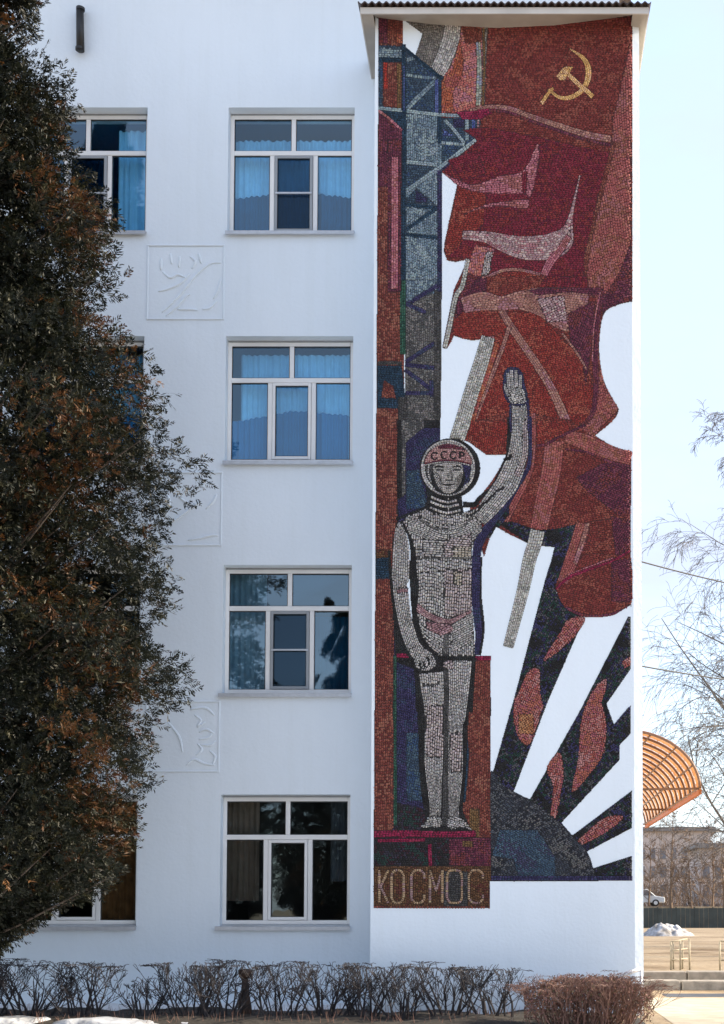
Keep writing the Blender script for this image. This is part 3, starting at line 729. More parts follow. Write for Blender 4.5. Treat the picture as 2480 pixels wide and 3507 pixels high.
strip('E', [(1112,170,14),(1190,100,18),(1310,52,16),(1450,0,14),(1556,-60,14)], 'crimson', size=(13, 8))
strip('E', [(1180,85,6),(1310,36,8),(1450,-16,8)], 'rose', size=(13, 5))
strip('E', [(1170,275,14),(1280,325,16),(1440,318,16),(1556,265,14)], 'purple', size=(13, 8))
# ---- rays of bare plaster -------------------------------------------------
bare('D', [(760,630),(850,680),(945,726),(1020,742),(1105,750),'E',(1085,0),(1050,110),(870,800),'F',(740,425),(725,425),(728,0),'E',(728,550),(665,550),(684,400),(664,200),(672,0),'D',(690,800),(720,700)])
bare('E', [(1282,336),(1440,334),(1556,262),(1556,300),(1250,898),'F',(960,582),(860,545),(1062,10)])
bare('E', [(1556,640),(1556,860),'F',(1540,40),(1456,140),(1412,20),(1408,0),'E',(1410,850)])
bare('F', [(1562,185),(1490,262),(1490,348),(1145,722),(1210,797),(1562,532)])
bare('G', [(1566,232),(1285,380),(1335,472),(1566,398)])
bare('B', [(440,192),(528,266),(455,600),(449,660),(470,712),(520,722),(592,704),'C',(508,60),(440,402),(470,404),(510,328),(560,345),(620,357),(682,346),(640,450),(500,898),(430,898),(436,400)])
bare('D', [(430,-20),(515,-20),(495,88),(600,130),(700,203),(818,205),(800,250),(740,350),(640,480),(570,490),(560,160),(430,120)])
ga = catmull(tr('V', [(1420,676),(1385,684),(1356,702),(1346,745),(1345,800),(1356,858),(1388,918)]), sub=8); gb = catmull(tr('V', [(1388,918),(1378,940),(1335,977)]), sub=8); gc = catmull(tr('V', [(1335,977),(1362,994),(1390,1006),(1420,1012)]), sub=8)
paint(np.concatenate([ga, gb, gc, tr('V', [(1430,1012),(1430,676)])]), 0)
PART = 'flag_fold'
strip('D', [(1005,650,86),(985,735,85),'E',(955,0,80),(912,200,72),(830,512,62)], 'whiteg', size=(14, 10))
strip('C', [(712,335,80),(672,480,88),(608,680,90),(548,880,92),(520,960,88)], 'whiteg', size=(14, 10))
strip('B', [(592,705,26),(560,860,28),'C',(520,100,28),(485,270,28),(455,402,26)], 'whiteg', size=(13, 9))
PART = 'flames'
cfill('E', [(1285,338),(1240,430),(1150,520),(1038,596),(1090,500),(1140,420),(1190,345)], 'flame', 50, size=(10, 8), jit=.3)
cfill('E', [(950,655),(1015,650),(1020,780),(1045,890),'F',(1030,60),(965,250),(900,235),(862,110),(868,-20),'E',(880,800)], 'flame', 70, size=(10, 8), jit=.3)
fill('F', [(890,80),(980,80),(985,200),(890,190)], 'flamey', 40, (10, 8), .4)
cfill('E', [(1400,698),(1412,750),(1375,860),'F',(1385,20),(1412,150),(1390,320),(1300,450),(1208,540),(1245,340),(1262,120),(1320,-40)], 'flame', 80, size=(10, 8), jit=.3)
cfill('F', [(1132,305),(1158,430),(1135,590),(1108,700),(1080,680),(1095,500),(1058,400)], 'flame', 80, size=(10, 8), jit=.3)
cfill('G', [(1505,160),(1480,212),(1320,312),(1218,345),(1250,300),(1390,180)], 'flame', 30, size=(10, 8), jit=.3)
fill('E', [(1500,600),(1556,560),(1556,620),(1520,640)], 'flame', 30, (10, 8), .3)
PART = 'globe'
cfill('F', [(722,430),(800,500),(960,590),(1100,690),(1215,805),(1300,900),'G',(1340,500),(1340,560),(1000,600),(722,600),(700,300)], 'globe', 28, size=(11, 7), jit=.25)
fill('G', [(780,245),(1000,245),(1060,330),(1110,410),(1110,520),(890,520),(860,420),(735,400)], 'globeb', 28, (11, 7), .25)
strip('G', [(722,532),(1100,532),(1566,532)], 'navy', 30, (13, 9))
# ---- the pedestal with the word -------------------------------------------
PART = 'pedestal'
fill('E', [(30,60),(130,60),(150,590),(150,898),(30,898)], 'brown', 90, (13, 9))
fill('F', [(25,0),(155,0),(155,770),(25,830)], 'brown', 90, (13, 9))
fill('E', [(45,-60),(135,-60),(132,105),(44,110)], 'navytl', 0, (12, 9))
fill('D', [(50,765),(135,765),(130,810),(48,815)], 'umber', 0, (12, 8))
fill('E', [(150,300),(300,500),(420,640),(420,898),(165,898)], 'navy', 90, (11, 9), .2)
fill('E', [(130,0),(180,200),(200,420),(280,640),(165,600),(150,350)], 'black', 90, (11, 8), .15)
fill('F', [(165,-10),(350,-10),(350,770),(150,770)], 'navy', 80, (11, 9), .25)
fill('F', [(228,190),(330,190),(340,590),(230,590)], 'tealdk', 80, (11, 9), .2)
fill('F', [(155,600),(330,640),(380,770),(155,770)], 'panel', 0, (11, 9), .2)
strip('E', [(160,560),(160,900)], 'green', 18, (12, 8)); strip('F', [(160,0),(162,740)], 'green', 20, (12, 8))
fill('E', [(600,580),(726,580),(726,900),(600,900)], 'brown', 90, (13, 9))
fill('F', [(560,-10),(726,-10),(726,850),(560,850)], 'brown', 90, (13, 9))
fill('F', [(600,640),(660,640),(660,830),(600,830)], 'olive', 90, (12, 9))
fill('F', [(35,768),(640,768),(640,832),(35,840)], 'crimson', 0, (13, 9))
fill('G', [(30,290),(728,290),(728,462),(30,462)], 'panel', 0, (11, 9), .25)
fill('G', [(480,300),(728,290),(728,462),(480,462)], 'purple', 0, (11, 9), .2)
fill('G', [(560,310),(620,310),(620,345),(560,345)], 'olive', 0, (11, 9), .2)
strip('G', [(60,310),(340,305)], 'crimson', 20, (13, 9)); strip('G', [(366,330),(370,460)], 'crimson', 22, (12, 9))
fill('G', [(30,460),(728,460),(728,714),(30,714)], 'umber', 90, (11, 9), .12)
fill('G', [(450,490),(592,490),(592,714),(450,714)], 'greydk', 0, (11, 9), .2)
strip('G', [(34,705),(724,708)], 'brown', 18, (13, 9))
# red bar across
strip('J', [(160,1215),(340,1225)], 'crimson', 62, (13, 9)); strip('J', [(700,1258),(1130,1258),(1545,1258)], 'crimson', 66, (13, 9))
# ---- lettering -------------------------------------------------------------
PART = 'lettering'
LW = 34
def letter(ch, x0, x1, y0=605, y1=1030):
    xm = (x0 + x1) / 2; ym = (y0 + y1) / 2
    if ch == 'K':
        S = [[(x0,y0),(x0,y1)], [(x1,y0),(x0+18,ym),(x1,y1)]]
    elif ch == 'O':
        S = [[(x0,y0+70),(x0+30,y0+8),(xm,y0),(x1-30,y0+8),(x1,y0+70),(x1,ym),(x1,y1-70),(x1-30,y1-8),(xm,y1),(x0+30,y1-8),(x0,y1-70),(x0,ym),(x0,y0+70)]]
    elif ch == 'C':
        S = [[(x1,y0+110),(x1,y0+50),(x1-40,y0+4),(xm,y0),(x0+40,y0+4),(x0,y0+60),(x0,ym),(x0,y1-60),(x0+40,y1-4),(xm,y1),(x1-40,y1-4),(x1,y1-50),(x1,y1-110)]]
    else:
        S = [[(x0,y1),(x0,y0)], [(x0,y0),(xm,ym+60),(x1,y0)], [(x1,y0),(x1,y1)]]
    for s_ in S: strip('K', s_, 'letter', LW, (9, 9), smooth=False)
for ch, a, c in (('K',110,225),('O',268,425),('C',525,692),('M',765,925),('O',985,1180),('C',1270,1450)): letter(ch, a, c)
# ---- emblem -----------------------------------------------------------------
PART = 'hammer_and_sickle'
strip('L', [(770,105,14),(900,190,56),(1030,290,82),(1110,420,104),(1135,590,120),(1110,740,112),(1050,870,104),(940,985,96),(800,1060,90),(650,1085,78),(520,1050,66),(430,985,56),(385,925,50)], 'gold', size=(9, 7))
strip('L', [(440,890,60),(330,950,70)], 'gold', size=(9, 7), smooth=False)
strip('L', [(375,945,64),(300,1040,72),(195,1195,84)], 'gold', size=(9, 7), smooth=False)
strip('L', [(720,600,84),(960,830,88),(1110,950,92),(1225,1060,100)], 'gold', size=(9, 7), smooth=False)
fill('L', [(600,500),(690,455),(840,465),(770,560),(660,730),(560,730),(495,650)], 'gold', -40, (9, 7))

# ---- the cosmonaut -------------------------------------------------------------
PART = 'cosmonaut_outline'
strip('I', [(1400,-150,40),(1385,230,46),(1340,330,40),(1235,550,38),(1090,680,40),(1040,745,50),(920,745,60)], 'black', size=(12, 8))
strip('I', [(1610,-160,34),(1605,300,40),(1520,490,50),(1330,800,56),(1230,920,70),(1110,1080,100),(1060,1260,90),(1055,1500,90)], 'navy', size=(12, 8))
strip('E', [(640,-20,60),(640,180,56),(650,330,56),(660,430,50),(650,560,40)], 'navy', size=(12, 8))
strip('E', [(672,-20,10),(668,200,12),(684,400,14),(664,555,12)], 'black', size=(12, 7))
fill('I', [(590,620),(900,620),(930,860),(560,860),(520,780)], 'black', 0, (12, 8))
strip('I', [(230,905,26),(350,850,26),(540,780,30)], 'black', size=(12, 8))
strip('E', [(128,-60,14),(135,100,14),(160,300,16),(230,520,20),(285,640,26),(300,898,28)], 'black', size=(12, 8))
strip('F', [(300,-10,26),(312,200,26),(318,400,28),(340,600,30),(360,690,24)], 'black', size=(12, 8))
strip('F', [(600,-10,24),(578,150,20),(585,330,24),(565,600,24)], 'navytl', size=(12, 8))
fill('E', [(240,0),(300,0),(300,280),(330,420),(440,560),(640,560),(620,898),(310,898),(280,600)], 'black', 90, (11, 8))
fill('F', [(310,-10),(600,-10),(580,420),(560,650),(612,770),(300,770),(360,690),(325,400)], 'black', 90, (11, 8))
PART = 'cosmonaut_suit'
SZ = (14, 8.6)
# torso
fill('I', [(290,930),(350,862),(540,790),(600,830),(770,862),(920,830),(1000,800),(1110,800),(1110,1010),(1050,1100),(1012,1200),(1012,1510),(455,1510),(430,1300),(350,1060)], 'white', 90, SZ)
fill('J', [(480,-10),(1265,-10),(1265,560),(1300,900),(1312,1230),(800,1225),(560,990),(480,720),(445,460),(492,330)], 'white', 90, SZ)
# yoke: rows that run round the collar
for k in range(5):
    o_ = k * 44
    strip('I', [(330 + 40 - k*8, 880 + o_*.72),(500, 905 + o_*.9),(640, 965 + o_),(768, 990 + o_),(900, 960 + o_),(1020, 900 + o_*.95),(1100, 850 + o_*.9)], 'white' if k < 4 else 'suitsh', 40, SZ)
strip('I', [(470,890,20),(620,985,24),(768,1012,20)], 'grey', size=(12, 8))
strip('I', [(1060,820,22),(990,900,26),(930,970,20)], 'grey', size=(12, 8))
fill('I', [(500,1110),(720,1110),(1000,1110),(1005,1285),(520,1285)], 'white', 0, SZ)
fill('I', [(730,1110),(1008,1040),(1005,1285),(730,1285)], 'mauve', 0, SZ)
fill('I', [(820,1180),(1005,1180),(1005,1285),(820,1285)], 'suittan', 0, SZ)
strip('I', [(440,1300),(720,1298),(1005,1296)], 'grey', 16, (12, 8))
fill('J', [(860,-40),(1262,-40),(1262,560),(960,660),(860,650)], 'mauve', 90, SZ)
fill('J', [(1000,-10),(1130,-10),(1130,190),(1000,190)], 'suittan', 90, SZ)
strip('J', [(445,500,110),(640,640,90),(860,720,80),(960,720,70),(1120,640,50),(1270,562,40)], 'belt', size=(13, 8.5))
fill('J', [(600,720),(990,760),(985,880),(800,930),(610,870)], 'belt', 30, SZ)
for k in range(6):
    strip('J', [(980, 800 + k*66),(1120, 725 + k*66),(1285, 640 + k*66)], 'white' if k % 2 else 'suitsh', 58, SZ, smooth=False)
for k in range(4):
    strip('J', [(500 + k*25, 790 + k*70),(620 + k*20, 880 + k*70),(800, 960 + k*70)], 'white', 60, SZ, smooth=False)
strip('J', [(900,900,60),(890,1050,90),(880,1200,70)], 'grey', size=(12, 8))
# zip
strip('I', [(768,670),(768,1110)], 'white', 14, (12, 7))
# left arm (hanging)
strip('I', [(275,935,50),(270,1010,100),(280,1130,150),(282,1300,175),(275,1500,182),'J',(212,160,205),(228,330,220),(270,620,205),(330,860,210),(400,1060,205),(470,1170,230)], 'white', size=SZ)
strip('J', [(170,285),(240,262),(330,262)], 'belt', 60, (12, 8))
strip('J', [(160,262),(240,236),(340,236)], 'grey', 12, (12, 7))
PART = 'cosmonaut_outline'
strip('I', [(285,915,14),(360,1060,26),(400,1200,50),(410,1360,60),(408,1520,66),'J',(425,230,115),(420,400,100),(425,560,66),(465,760,58),(540,970,50),(650,1120,46),(760,1215,34)], 'black', size=(12, 8))
PART = 'cosmonaut_suit'
# fist on the bar
cfill('J', [(340,1150),(480,1090),(620,1130),(700,1220),(745,1320),(690,1420),(560,1440),(440,1400),(430,1300)], 'white', 70, size=(11, 8))
PART = 'cosmonaut_outline'
strip('J', [(440,1432),(560,1466),(680,1470),(760,1390),(772,1300),(720,1215)], 'black', 46, (12, 8))
for a in ([(500,1290),(510,1400)], [(560,1300),(575,1420)], [(615,1210),(640,1330),(600,1400)], [(660,1200),(690,1280)]): strip('J', a, 'black', 16, (10, 7))
PART = 'cosmonaut_suit'
# legs
strip('J', [(670,1470,360),(690,1700,340),(705,1900,300),(715,2137,270),'F',(392,120,108),(392,260,112),(390,380,108),(395,520,84),(400,640,68),(395,700,66)], 'white', size=SZ)
strip('J', [(1090,1290,350),(1085,1500,330),(1075,1750,290),(1060,1950,270),(1045,2137,250),'F',(520,150,84),(518,300,90),(518,430,86),(512,560,70),(508,650,62),(510,700,66)], 'white', size=SZ)
fill('J', [(590,1975),(850,1975),(850,2137),(590,2137)], 'mauve', 90, SZ); fill('F', [(340,30),(446,30),(446,330),(345,330)], 'mauve', 90, SZ); fill('F', [(482,190),(556,190),(556,420),(490,420)], 'mauve', 90, SZ)
fill('J', [(855,1290),(990,1290),(990,1420),(855,1420)], 'mauve', 90, SZ)
cfill('F', [(370,690),(432,690),(432,742),(370,748),(312,746),(335,722)], 'white', 15, size=(11, 8))
cfill('F', [(480,690),(540,690),(590,730),(614,766),(560,748),(482,756)], 'white', -15, size=(11, 8))
strip('J', [(885,1430,60),(885,1700,66),(888,2137,66),'F',(462,100,28),(462,400,30),(455,740,36)], 'greydk', size=(12, 8))
strip('J', [(530,1640,14),(640,1660,16),(800,1620,14)], 'grey', size=(12, 7))
# raised arm
strip('C', [(893,715,86),(898,800,92),'D',(900,0,96),(898,120,106),(878,240,122),(825,370,134),(765,455,126),(700,535,112),(655,590,90)], 'white', size=SZ)
strip('D', [(930,0,30),(930,200,34),(880,330,36)], 'mauve', size=SZ)
PART = 'cosmonaut_outline'
strip('I', [(1340,290),(1400,262),(1420,240)], 'black', 34, (11, 8)); strip('I', [(1080,780),(1180,700),(1280,600),(1340,580)], 'black', 20, (12, 8)); strip('I', [(960,870),(1050,830),(1110,760)], 'black', 16, (12, 8))
strip('C', [(845,725),(842,800),(848,900)], 'navy', 14, (12, 7)); strip('C', [(948,700),(950,900)], 'navy', 14, (12, 7))
# raised hand
cfill('C', [(800,590),(812,535),(845,515),(882,518),(915,550),(930,620),(945,680),(938,735),(846,735),(806,680)], 'navy', 0, size=(11, 8))
PART = 'cosmonaut_hand'
for a in ([(828,548,19),(832,600,20),(836,640,22)], [(850,530,20),(852,590,20),(856,640,22)], [(876,532,20),(877,590,20),(878,640,22)], [(902,560,18),(902,610,20),(900,645,22)]): strip('C', a, 'white', size=(10, 7))
cfill('C', [(822,640),(912,640),(930,680),(932,725),(848,728),(830,690)], 'white', 20, size=(10, 8))
strip('C', [(812,610,14),(816,650,16),(835,690,20)], 'white', size=(10, 7))
# ---- helmet and head -----------------------------------------------------------
PART = 'cosmonaut_collar'
for a in ([(585,665),(680,705),(768,722),(860,700)], [(580,715),(680,755),(768,772),(880,745)], [(575,772),(680,815),(768,834),(900,800)]): strip('I', a, 'white', 26, (12, 8))
for a in ([(590,690),(680,730),(768,747)], [(575,742),(680,785),(768,802)]): strip('I', a, 'black', 16, (12, 7))
PART = 'cosmonaut_helmet'
def ring(cx, cy, rx, ry, w, pal, size=(12, 8), part_=None):
    a = np.linspace(0, 2 * math.pi, 22, endpoint=False)
    strip('I', [(cx + rx * math.cos(t), cy + ry * math.sin(t), w) for t in a], pal, size=size, closed=True, part_=part_)
def disc(cx, cy, rx, ry, pal, ang=0, size=(10, 8), part_=None):
    a = np.linspace(0, 2 * math.pi, 20, endpoint=False)
    cfill('I', [(cx + rx * math.cos(t), cy + ry * math.sin(t)) for t in a], pal, ang, size=size, part_=part_)
disc(786, 374, 312, 308, 'black')
ring(766, 370, 258, 268, 44, 'white', (11, 7.3))
disc(766, 370, 234, 246, 'greydk')
fill('I', [(905,330),(1000,335),(985,500),(870,610),(880,500)], 'navy', 70, (10, 8))
ring(766, 400, 205, 205, 20, 'white', (10, 6.5))
fill('I', [(905,340),(985,340),(975,480),(900,560)], 'navy', 70, (10, 8))
disc(766, 470, 176, 176, 'black')
PART = 'cosmonaut_face'
cfill('I', [(620,345),(700,322),(770,318),(850,322),(912,345),(915,450),(885,540),(830,610),(770,632),(710,612),(650,540),(622,450)], 'face', 0, size=(8, 7))
cfill('I', [(620,420),(670,440),(700,520),(690,590),(650,540)], 'suitsh', 60, size=(8, 7)); cfill('I', [(915,430),(870,450),(850,540),(870,560),(900,500)], 'greymid', 60, size=(8, 7))
for a, w_ in (([(628,366),(665,352),(722,362)], 15), ([(808,364),(860,352),(905,364)], 15)): strip('I', a, 'black', w_, (9, 6))
for a, w_ in (([(645,392),(680,386),(718,398)], 17), ([(815,398),(850,386),(892,392)], 17)): strip('I', a, 'greydk', w_, (8, 6))
strip('I', [(792,372,12),(800,430,14),(812,478,14)], 'grey', size=(8, 6)); strip('I', [(768,350,18),(768,470,22)], 'white', size=(8, 7))
strip('I', [(738,492),(772,500),(812,492)], 'greydk', 13, (8, 6)); strip('I', [(712,540),(770,545),(826,540)], 'black', 14, (8, 6)); strip('I', [(742,578),(800,578)], 'grey', 12, (8, 6))
strip('I', [(690,470),(700,520),(716,545)], 'grey', 10, (8, 6)); strip('I', [(846,470),(838,520),(824,545)], 'grey', 10, (8, 6))
PART = 'cosmonaut_helmet'
cfill('I', [(528,318),(555,235),(630,155),(770,122),(910,155),(985,240),(1004,330),(900,304),(770,292),(640,302)], 'cap', 0, size=(9, 7))
cfill('I', [(660,150),(770,124),(900,158),(950,190),(860,176),(770,166),(690,172)], 'purple', 0, size=(10, 8))
strip('I', [(522,326),(650,300),(770,292),(890,302),(1005,334)], 'purple', 14, (10, 6)); strip('I', [(525,342),(650,316),(770,308),(890,318),(1000,348)], 'white', 12, (10, 5.5))
PART = 'helmet_lettering'
def cc(x, y, r=30):
    strip('I', [(x + r*.8, y - r*.6),(x + r*.3, y - r),(x - r*.5, y - r*.8),(x - r*.85, y),(x - r*.5, y + r*.8),(x + r*.3, y + r),(x + r*.8, y + r*.6)], 'black', 14, (8, 5.5))
cc(626, 246, 36); cc(724, 236, 36); cc(820, 238, 36)
strip('I', [(888,268),(888,200)], 'black', 17, (8, 5.5)); strip('I', [(888,206),(922,212),(930,232),(916,246),(888,246)], 'black', 14, (8, 5))

# ---- lay the tiles ------------------------------------------------------------
# outline of the whole mosaic: everything beyond it is plain wall
yy_, xx_ = np.meshgrid(gy, gx, indexing='ij')
left = np.interp(yy_, [60, 3110], [1297, 1279])
keep = (xx_ > left) & (xx_ < 2167) & (yy_ < 3111) & ((yy_ < 3018) | (xx_ < 1678)) & (yy_ > 40)
lab[~keep] = 0
def lab_at(px, py):
    i = np.clip(((px - MX0) / MSTEP).astype(int), 0, MW - 1); j = np.clip(((py - MY0) / MSTEP).astype(int), 0, MH - 1)
    return lab[j, i]
def Wn(P, Y):
    a = (P[..., 0] - CX) / FPX; b_ = (CY - P[..., 1]) / FPX
    t = DIST / (CP - b_ * SP)
    return np.stack([a * t, np.broadcast_to(Y, a.shape), EYE + (SP + b_ * CP) * t], -1)
def vnoise(x, y, s):
    return .5 + .25 * (np.sin(x / s + 1.7 * np.sin(y / s * .8)) + np.sin(y / s * 1.3 + 1.3 * np.sin(x / s * 1.1 + 2)))
TSC = .68                                               # tile scale
tiles = {}                                              # part -> [quads px], [colour]
allw = []
for idx in range(1, len(SHAPES)):
    S = SHAPES[idx]; w_, h_ = S['size']; w_ *= TSC; h_ *= TSC; gap = 1.9 if S['pal'] in ('white', 'suitsh', 'mauve', 'suittan') and S['size'] == (14, 8.6) else 1.25
    if not (lab == idx).any(): continue
    if S['mode'] == 'fill':
        jj, ii = np.nonzero(lab == idx)
        x0, x1 = gx[ii.min()], gx[ii.max()]; y0, y1 = gy[jj.min()], gy[jj.max()]
        cx_, cy_ = (x0 + x1) / 2, (y0 + y1) / 2; rad = math.hypot(x1 - x0, y1 - y0) / 2 + w_ * 2
        nu = int(rad / (w_ + gap)) + 1; nv = int(rad / (h_ + gap)) + 1
        U, V_ = np.meshgrid(np.arange(-nu, nu + 1), np.arange(-nv, nv + 1))
        off = rng.uniform(0, 1, V_.shape[0])[:, None]
        U = (U + off) * (w_ + gap); V_ = V_ * (h_ + gap)
        U = U.ravel() + rng.normal(0, .7, U.size); V_ = V_.ravel() + rng.normal(0, .35, U.size)
        V_ = V_ + 3.0 * np.sin(U / 46 + V_ / 90)         # rows are never quite straight
        a = R(-S['ang']); ca, sa = math.cos(a), math.sin(a)
        # screen y runs down
        Pc = np.c_[cx_ + U * ca - V_ * sa, cy_ + U * sa + V_ * ca]
        m_ = lab_at(Pc[:, 0], Pc[:, 1]) == idx; Pc = Pc[m_]
        n = len(Pc)
        if n == 0: continue
        th = a + rng.normal(0, S['jit'], n) + .08 * np.cos(U[m_] / 46 + V_[m_] / 90)
        ww = w_ * rng.uniform(.78, 1.1, n) / 2; hh = h_ * rng.uniform(.86, 1.06, n) / 2
        q = np.stack([np.c_[-ww, -hh], np.c_[ww, -hh], np.c_[ww, hh], np.c_[-ww, hh]], 1)
        q += rng.normal(0, .55, q.shape)
        c_, s_ = np.cos(th)[:, None], np.sin(th)[:, None]
        Q = np.stack([q[..., 0] * c_ - q[..., 1] * s_, q[..., 0] * s_ + q[..., 1] * c_], -1) + Pc[:, None, :]
    else:
        c = S['c']; nrm = S['n']; seg = np.r_[0, np.cumsum(np.linalg.norm(np.diff(c[:, :2], axis=0), axis=1))]
        Lm = seg[-1]; nr = max(1, int(round(c[:, 2].max() / (h_ + gap)))); Q = []; Pc = []
        for r_ in range(nr):
            s0 = -rng.uniform(0, 1) * w_
            while s0 < Lm:
                ln = w_ * rng.uniform(.8, 1.15); s1 = s0 + ln
                a0, a1 = max(s0, 0), min(s1, Lm)
                if a1 - a0 > 2.5:
                    ws = np.interp([(a0 + a1) / 2], seg, c[:, 2])[0]
                    rows = nr if ws / nr > h_ * .55 else max(1, int(round(ws / (h_ + gap))))
                    if r_ < rows:
                        v0, v1 = r_ / rows - .5, (r_ + 1) / rows - .5
                        pts = []
                        for (sx, vv, sg) in ((a0, v0, 1), (a1, v0, 1), (a1, v1, -1), (a0, v1, -1)):
                            wx = np.interp(sx, seg, c[:, 2]); px = np.array([np.interp(sx, seg, c[:, 0]), np.interp(sx, seg, c[:, 1])]); nn_ = np.array([np.interp(sx, seg, nrm[:, 0]), np.interp(sx, seg, nrm[:, 1])])
                            pts.append(px + nn_ * (vv * wx + sg * gap * .5 * (1 if rows > 1 else .3)))
                        Q.append(pts)
                s0 = s1 + gap
        if not Q: continue
        Q = np.array(Q) + rng.normal(0, .4, (len(Q), 4, 2)); Pc = Q.mean(1)
        m_ = lab_at(Pc[:, 0], Pc[:, 1]) == idx; Q = Q[m_]; Pc = Pc[m_]; n = len(Q)
        if n == 0: continue
    # keep the corners inside their own patch
    for k in range(4):
        bad = lab_at(Q[:, k, 0], Q[:, k, 1]) != idx
        for f in (.72, .62):
            if not bad.any(): break
            Q[bad, k] = Pc[bad] + (Q[bad, k] - Pc[bad]) * f
            bad = lab_at(Q[:, k, 0], Q[:, k, 1]) != idx
    cols, grout = PAL[S['pal']]; cols = np.array([seen(c_) for c_ in cols]); k = len(cols)
    nv_ = vnoise(Pc[:, 0] + idx * 37, Pc[:, 1], 24); ci = np.clip((nv_ * k + rng.normal(0, .9, n)), 0, k - 1e-6).astype(int)
    C = cols[ci] * rng.uniform(.87, 1.14, n)[:, None] * rng.uniform(.96, 1.04, (n, 3))
    d = tiles.setdefault(S['part'], [[], []]); d[0].append(Q); d[1].append(C)
M['smalt'] = pmat('smalt_tesserae', (.3, .3, .3), .6, spec=.18, bump=.25, bscale=60, attr='tint', var=.12, vscale=40)
M['grout'] = pmat('grout', (.1, .1, .1), .9, bump=.6, bscale=90, attr='tint', var=.25, vscale=30)
def tile_mesh(name, Q, C):
    n = len(Q); dep = .006 + rng.uniform(0, .004, n)
    tilt = rng.normal(0, .0012, (n, 4))
    F = Wn(Q, 0.0); F[..., 1] = -(dep[:, None] + tilt)
    cen = Q.mean(1, keepdims=True); B = Wn(cen + (Q - cen) * 1.03, 0.0); B[..., 1] = -.002
    V = np.concatenate([F, B], 1).reshape(-1, 3)
    base = (np.arange(n) * 8)[:, None]
    pat = np.array([[0,1,2,3],[4,5,1,0],[5,6,2,1],[6,7,3,2],[7,4,0,3]])
    f = (base[:, :, None] + pat[None]).reshape(-1, 4)
    me = bpy.data.meshes.new(name)
    me.vertices.add(len(V)); me.vertices.foreach_set('co', V.ravel())
    me.loops.add(f.size); me.loops.foreach_set('vertex_index', f.ravel().astype(np.int32))
    me.polygons.add(len(f)); me.polygons.foreach_set('loop_start', (np.arange(len(f)) * 4).astype(np.int32)); me.polygons.foreach_set('loop_total', np.full(len(f), 4, np.int32))
    me.update(calc_edges=True)
    at = me.color_attributes.new('tint', 'FLOAT_COLOR', 'POINT')
    at.data.foreach_set('color', np.c_[np.repeat(C, 8, 0), np.ones(n * 8)].ravel())
    me.materials.append(M['smalt'])
    return me
mural = tag(empty('mosaic_mural', (0, 0, 0)), 'tall smalt mosaic of a saluting cosmonaut under red flags on the tower front', 'mosaic')
mparts = {}
ntile = 0
for nm in tiles:
    Q = np.concatenate(tiles[nm][0]); C = np.concatenate(tiles[nm][1])
    if nm == 'cosmonaut_suit':                          # the largest pieces of the suit stand on their own
        A = .5 * np.abs((Q[:,2,0]-Q[:,0,0])*(Q[:,3,1]-Q[:,1,1]) - (Q[:,2,1]-Q[:,0,1])*(Q[:,3,0]-Q[:,1,0]))
        order = np.argsort(-A); big = order[:300]; rest = order[300:]
        Qb, Cb = Q[big], C[big]; Q, C = Q[rest], C[rest]
    me = tile_mesh(nm, Q, C); o = bpy.data.objects.new(nm, me); CO.link(o); o.parent = mural; o['kind'] = 'stuff'
    mparts[nm] = o; ntile += len(Q)
suit = mparts['cosmonaut_suit']
for i in range(300):
    me = tile_mesh('tessera', Qb[i:i+1], Cb[i:i+1]); o = bpy.data.objects.new('tessera', me); CO.link(o); o.parent = suit
for ch, pa in (('helmet_lettering', 'cosmonaut_helmet'),): mparts[ch].parent = mparts[pa]
print('tesserae', ntile)
# grout bed: row runs of equal patch
gcol = np.zeros((len(SHAPES), 3))
for i in range(1, len(SHAPES)): gcol[i] = seen(PAL[SHAPES[i]['pal']][1])
qs, qc = [], []
for j in range(MH):
    row = lab[j]; ch = np.flatnonzero(np.diff(row)) + 1; st = np.r_[0, ch]; en = np.r_[ch, MW]
    for a, e in zip(st, en):
        if row[a] == 0: continue
        xa, xb = MX0 + MSTEP * a, MX0 + MSTEP * e; ya, yb = MY0 + MSTEP * j, MY0 + MSTEP * (j + 1)
        qs.append([(xa, ya), (xb, ya), (xb, yb), (xa, yb)]); qc.append(gcol[row[a]])
qs = np.array(qs); V = Wn(qs, -.004).reshape(-1, 3); n = len(qs)
me = bpy.data.meshes.new('grout_bed'); me.vertices.add(n * 4); me.vertices.foreach_set('co', V.ravel())
me.loops.add(n * 4); me.loops.foreach_set('vertex_index', np.arange(n * 4, dtype=np.int32)); me.polygons.add(n)
me.polygons.foreach_set('loop_start', (np.arange(n) * 4).astype(np.int32)); me.polygons.foreach_set('loop_total', np.full(n, 4, np.int32)); me.update(calc_edges=True)
at = me.color_attributes.new('tint', 'FLOAT_COLOR', 'POINT'); at.data.foreach_set('color', np.c_[np.repeat(np.array(qc), 4, 0), np.ones(n * 4)].ravel())
me.materials.append(M['grout']); o = bpy.data.objects.new('grout_bed', me); CO.link(o); o.parent = mural

